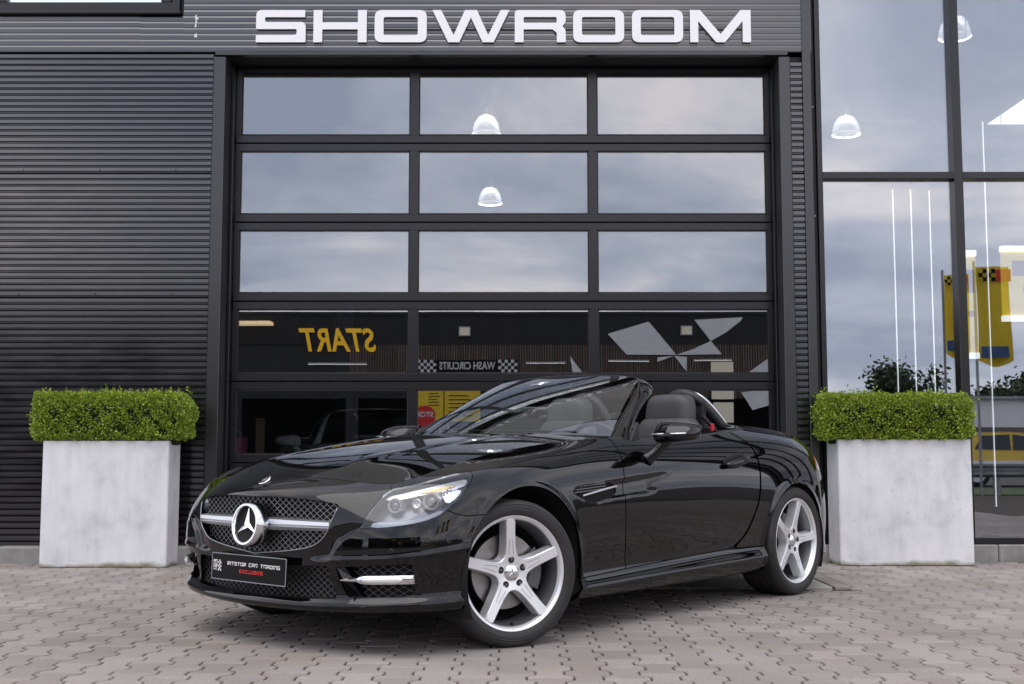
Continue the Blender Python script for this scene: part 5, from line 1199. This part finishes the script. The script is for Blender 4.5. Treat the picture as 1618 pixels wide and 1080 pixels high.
W('lit_soffit', MB().box(-9.3, -6.79, .0, .5, 4.34, 4.43), 'orange_lit')
# chequered-flag graphic: white panels on the slats
flag = empty('chequer_graphic', (0, OY + .012, 0)); tag(flag, 'large white chequered-flag panels fixed across the car wash slats', 'sign')
for pl in ([(2.73, 4.11), (3.89, 4.46), (4.66, 3.52), (3.26, 3.52)], [(5.18, 4.51), (6.56, 4.58), (6.50, 4.47), (6.1, 4.16), (5.64, 3.9)], [(4.67, 3.52), (5.1, 3.66), (5.64, 3.9), (5.95, 3.52)], [(4.11, 3.31), (4.12, 3.44), (4.6, 3.49)], [(4.6, 3.49), (4.96, 3.45), (4.95, 3.04)], [(6.69, 3.01), (7.28, 3.42), (7.27, 3.01)], [(6.48, 2.46), (7.29, 2.54), (7.28, 2.09), (6.8, 1.95)], [(1.64, 3.49), (1.71, 3.37), (1.98, 3.01), (1.71, 3.01)]):
    m = MB(); m.prism([pl], 0, 1, lambda a, b, d: (a, .03 * d, b)); m.build('white_panel', 'white_wall', flag)
tm = lambda x, z, y=OY + .03: Matrix.Translation((x, y, z)) @ Matrix.Rotation(math.pi, 4, 'Z') @ Matrix.Rotation(math.pi / 2, 4, 'X')
# (letters face +Y, towards the showroom, so the glass shows them reversed)
def wall_text(name, body, x, z, size, mat, label, cat, w, shear=0, bold=0):
    o = text_mesh(name, body, size, mat, None, Matrix.Identity(4), shear, bold, .02)
    xs = [v.co.x for v in o.data.vertices]; k = w / (max(xs) - min(xs)); o.data.transform(Matrix.Diagonal((k, 1, 1, 1)))
    o.data.transform(Matrix.Rotation(math.pi, 4, 'Z') @ Matrix.Rotation(math.pi / 2, 4, 'X')); o.location = (x, OY + .045, z)
    if label: tag(o, label, cat)
    return o
wall_text('start_sign', 'START', -4.885, 3.895, .92, 'yellow_sign', 'yellow slanted START lettering on the car wash, reversed in the door glass', 'sign', 2.21, .25, .018)
wb = empty('wash_banner', (-1.27, OY + .03, 3.01)); tag(wb, 'black WASH CIRCUITS banner with chequered ends on the car wash', 'banner')
MB().box(-1.43, 1.43, -.02, .02, 0, .36).build('banner_board', 'plate_black', wb)
for sx in (-1, 1):
    m = MB(); c_ = .36 / 4
    for r_ in range(4):
        for k in range(6):
            if (r_ + k) % 2: x = sx * (1.43 - .57) if sx > 0 else -1.43; m.box(x + .015 + k * c_, x + .015 + (k + 1) * c_, .021, .027, r_ * c_ + .002, (r_ + 1) * c_ - .002)
    m.build('chequer_end', 'white_print', wb)
o = wall_text('wash_text', 'WASH CIRCUITS', 0, .18, .30, 'white_print', None, None, 1.58, 0, .006); o.location = (0, .045, .18); o.parent = wb
yb = empty('price_board', (-2.31, OY + .5, 1.0)); tag(yb, 'yellow rules board with a red STOP roundel on the car wash', 'sign')
MB().box(-.40, .40, -.02, .02, .62, 1.56, .005).build('board', 'yellow', yb); MB().lathe([(0, .03), (.30, .03), (.30, .021)], 28, 'y').build('stop_roundel', 'red_print', yb).location = (-.12, 0, .76)
for s_ in (-.3, .3): MB().tube([(s_, -.04, -1.0), (s_, -.04, 1.5)], .025, 8).build('post', 'galv', yb)
o = text_mesh('stop_text', 'STOP', .20, 'white_print', yb, Matrix.Rotation(math.pi, 4, 'Z') @ Matrix.Rotation(math.pi / 2, 4, 'X'), 0, .004, .003); o.location = (-.12, .035, .80)
for k in range(5): MB().box(-.02, .30 - .04 * (k % 3), .0205, .024, 1.05 + k * .08, 1.075 + k * .08).build('print_line', 'plate_black', yb)
yb2 = empty('price_board', (-1.38, OY + .5, 1.0)); tag(yb2, 'plain yellow price board beside the STOP rules board', 'sign')
MB().box(-.50, .50, -.02, .02, .62, 1.56, .005).build('board', 'yellow', yb2)
for s_ in (-.4, .4): MB().tube([(s_, -.04, -1.0), (s_, -.04, 1.5)], .025, 8).build('post', 'galv', yb2)
for k in range(6): MB().box(-.38, .30 - .06 * (k % 3), .0205, .024, .76 + k * .11, .79 + k * .11).build('print_line', 'plate_black', yb2)
# hedge, verge, guard rail, yellow hatchback, flags, trees
vg = MB().box(7.6, 60, -8.5, -4.9, -.2, -.02, .02).build('verge', 'grass'); tag(vg, kind='structure')
gr_ = empty('guard_rail', (11.5, -4.45, 0)); tag(gr_, 'galvanised guard rail along the road, reflected in the tall windows', 'guard rail')
pr_ = [(0, .315), (.02, .33), (.075, .37), (.075, .41), (.02, .455), (.02, .485), (.075, .53), (.075, .57), (.02, .61), (0, .625)]
MB().grid(np.array([[(x, y, z) for y, z in pr_] for x in (-4.2, 6)])).grid(np.array([[(x, y - .006, z) for y, z in pr_] for x in (-4.2, 6)]), True).build('rail_beam', 'galv', gr_)
for x in np.arange(-4, 6, 1.6): MB().box(x - .05, x + .05, -.14, -.005, -.05, .60, .006).build('post', 'galv', gr_)
hb_ = empty('hatchback_car', (12.4, -11.5, -.055), math.pi * .03); tag(hb_, 'yellow hatchback parked behind the guard rail', 'car')
prof = [(-1.75, .25), (-1.8, .55), (-1.74, .78), (-1.62, .86), (-1.35, 1.18), (-1.1, 1.30), (-.3, 1.33), (.25, 1.26), (.75, .90), (1.35, .80), (1.65, .66), (1.72, .40), (1.68, .22)]
pp = chaikin(prof, 2, False); G = np.array([[(x, s_ * w * (1 - .22 * max(0, z - .8)), z) for s_, w in ((-1, .78), (-1, .81), (-.9, .81), (0, .82), (.9, .81), (1, .81), (1, .78))] for x, z in pp]); m = MB().grid(G)
for s_ in (-1, 1): m.add([(x, s_ * .78 * (1 - .22 * max(0, z - .8)), z) for x, z in pp], [tuple(range(len(pp)))])
m.build('body', 'car_yellow', hb_, smooth=True, sharp=40)
for s_ in (-1, 1):
    MB().add([(x, s_ * (.79 * (1 - .22 * max(0, z - .8))), z) for x, z in ((-1.2, .90), (-1.0, 1.22), (-.35, 1.25), (-.35, .88))], [(0, 1, 2, 3)]).build('side_window', 'car_glass', hb_); MB().add([(x, s_ * (.79 * (1 - .22 * max(0, z - .8))), z) for x, z in ((-.28, .88), (-.28, 1.25), (.22, 1.18), (.62, .88))], [(0, 1, 2, 3)]).build('side_window', 'car_glass', hb_)
    for x in (-1.15, 1.1):
        q = MB().lathe([(.0, .10), (.19, .10), (.20, .09)], 24, 'y').build('rim', 'alloy', hb_); q.location = (x, s_ * .70, .30); q.rotation_euler = (0, 0, 0 if s_ > 0 else math.pi)
        q = MB().lathe([(.19, .105), (.27, .105), (.30, .08), (.30, -.08), (.2, -.09)], 28, 'y').build('tyre', 'tyre', hb_, smooth=True, sharp=40); q.location = (x, s_ * .70, .30); q.rotation_euler = (0, 0, 0 if s_ > 0 else math.pi)
    MB().box(-1.80, -1.55, s_ * .68 - .1, s_ * .68 + .1, .82, 1.08, .03).build('tail_lamp', 'tail_red', hb_)
MB().add([(-1.64, -.6, .90), (-1.64, .6, .90), (-1.37, .52, 1.20), (-1.37, -.52, 1.20)], [(0, 1, 2, 3)]).build('rear_window', 'car_glass', hb_)
def banner_flag(x, y, z0, z1, w, label, a=0):
    p = empty('banner_flag', (x, y, -.055), a); tag(p, label, 'flag', 'yellow flags on poles by the road')
    MB().tube([(0, 0, 0), (0, 0, z1 + .1)], .025, 8).build('pole', 'galv', p)
    n = 10; G = np.array([[(.03 + w * i / n, .05 * math.sin(i * .8 + j * .3), z0 + (z1 - z0) * j / 12 - .12 * (1 - j / 12) * math.sin(i / n * 3.1)) for j in range(13)] for i in range(n + 1)]); MB().grid(G).grid(G + [0, .004, 0], True).build('cloth', pmat('yellow_flag_cloth', (.75, .56, .03), .6, noise=.1), p, smooth=True)
    m = MB(); c_ = w / 8
    for r_ in range(3):
        for k in range(4):
            if (r_ + k) % 2: m.box(.05 + k * c_, .05 + (k + 1) * c_, .075, .079, z1 - .05 - (r_ + 1) * c_, z1 - .05 - r_ * c_)
    m.build('chequer_print', 'plate_black', p); MB().box(.05 + 4.2 * c_, .05 + 7.6 * c_, .075, .079, z1 - .05 - 3 * c_, z1 - .06).build('red_print', 'red_print', p)
    MB().box(.06, w * .9, .075, .079, z0 + .05, z0 + .25).build('blue_print', pmat('blue_print', (.04, .09, .22), .5), p)
banner_flag(8.45, -3.6, 2.50, 4.22, .62, 'yellow chequered flag on a pole between two others by the guard rail')
banner_flag(8.45, -5.2, 2.75, 4.30, .45, 'narrower yellow chequered flag on the pole nearest the car wash', .5)
banner_flag(9.30, -3.2, 2.45, 4.25, .9, 'widest yellow chequered flag on the pole farthest from the car wash', -.1)
ww = MB().box(15, 40, -30, -26, -.1, 2.7).build('white_shed', 'white_wall'); tag(ww, 'long low white shed beyond the road, reflected in the tall windows', 'building')
MB().box(15, 40, -25.99, -25.9, 1.25, 1.65).build('window_band', 'car_glass', ww); MB().box(14.8, 40.2, -30.2, -25.8, 2.701, 2.8).build('roof', 'galv', ww)
def tree(x, y, h, rad, label, seed):
    rg = np.random.default_rng(seed); t = empty('tree', (x, y, -.05)); tag(t, label, 'tree', 'trees beyond the yard')
    tr_ = MB(); tr_.tube([(0, 0, 0), (.05, .02, h * .3), (0, .1, h * .55), (.05, 0, h * .8)], [.16, .13, .09, .03], 8); tips = []
    for k in range(9):
        a = rg.uniform(0, 6.28); z0 = h * rg.uniform(.25, .6); e_ = np.array([math.cos(a) * rad * .7, math.sin(a) * rad * .7, z0 + h * rg.uniform(.1, .3)]); tr_.tube([(0, 0, z0), tuple(e_ * [.5, .5, 1] + [0, 0, -.1]), tuple(e_)], [.06, .04, .015], 6); tips.append(e_)
    tr_.build('trunk', 'bark', t)
    cl = np.concatenate([np.array(tips), np.stack([rg.normal(0, rad * .42, 26), rg.normal(0, rad * .42, 26), rg.uniform(h * .35, h * .95, 26)], 1)]); n = 5200
    q = cl[rg.integers(0, len(cl), n)] + rg.normal(0, rad * .20, (n, 3)); d = rg.normal(0, 1, (n, 3)); d /= np.linalg.norm(d, axis=1, keepdims=True); a = np.cross(d, rg.normal(0, 1, (n, 3))); a /= np.linalg.norm(a, axis=1, keepdims=True); s_ = rg.uniform(.10, .2, (n, 1))
    v = np.stack([q - d * s_, q + a * s_ * .5, q + d * s_, q - a * s_ * .5], 1).reshape(-1, 3); f = np.arange(n * 4).reshape(-1, 4); c = meshobj('crown', v, f, 'tree_leaf', t); c['kind'] = 'stuff'
labs = ['rounded leafy tree standing over the road hedge, reflected in the window', 'small leafy tree at the hedge end nearest the car wash', 'broad leafy tree behind the white shed', 'tall leafy tree beyond the flags', 'low bushy tree between the shed and the hedge']
for (x, y, h, r_, k) in ((19.3, -42, 4.9, 1.7, 0), (13.2, -40, 3.1, 1.2, 1), (26, -44, 4.4, 2.0, 2), (23, -38, 3.6, 1.3, 3), (16.4, -43, 3.2, 1.3, 4)): tree(x, y, h, r_, labs[k], 50 + k)
hg = MB(); rg = np.random.default_rng(5); n = 9000; q = np.stack([rg.uniform(8, 60, n), -36 + rg.normal(0, .5, n), rg.uniform(0, 1, n) ** .7 * 2.4 * (1 + .12 * np.sin(np.linspace(0, 40, n)))], 1); d = rg.normal(0, 1, (n, 3)); d /= np.linalg.norm(d, axis=1, keepdims=True); a = np.cross(d, rg.normal(0, 1, (n, 3))); a /= np.linalg.norm(a, axis=1, keepdims=True)
v = np.stack([q - d * .22, q + a * .14, q + d * .22, q - a * .14], 1).reshape(-1, 3); o = meshobj('far_wood', v, np.arange(n * 4).reshape(-1, 4), 'tree_leaf'); tag(o, 'dark belt of bushes along the far side of the road', 'bushes', kind='stuff')
hg2 = MB(); n = 7000; q = np.stack([rg.uniform(-30, -17.2, n), -12 + rg.normal(0, .5, n), rg.uniform(0, 1, n) ** .7 * 3.4], 1); d = rg.normal(0, 1, (n, 3)); d /= np.linalg.norm(d, axis=1, keepdims=True); a = np.cross(d, rg.normal(0, 1, (n, 3))); a /= np.linalg.norm(a, axis=1, keepdims=True)
v = np.stack([q - d * .22, q + a * .14, q + d * .22, q - a * .14], 1).reshape(-1, 3); o = meshobj('bush_belt', v, np.arange(n * 4).reshape(-1, 4), 'tree_leaf'); tag(o, 'dark belt of bushes beside the car wash end wall', 'bushes', kind='stuff')
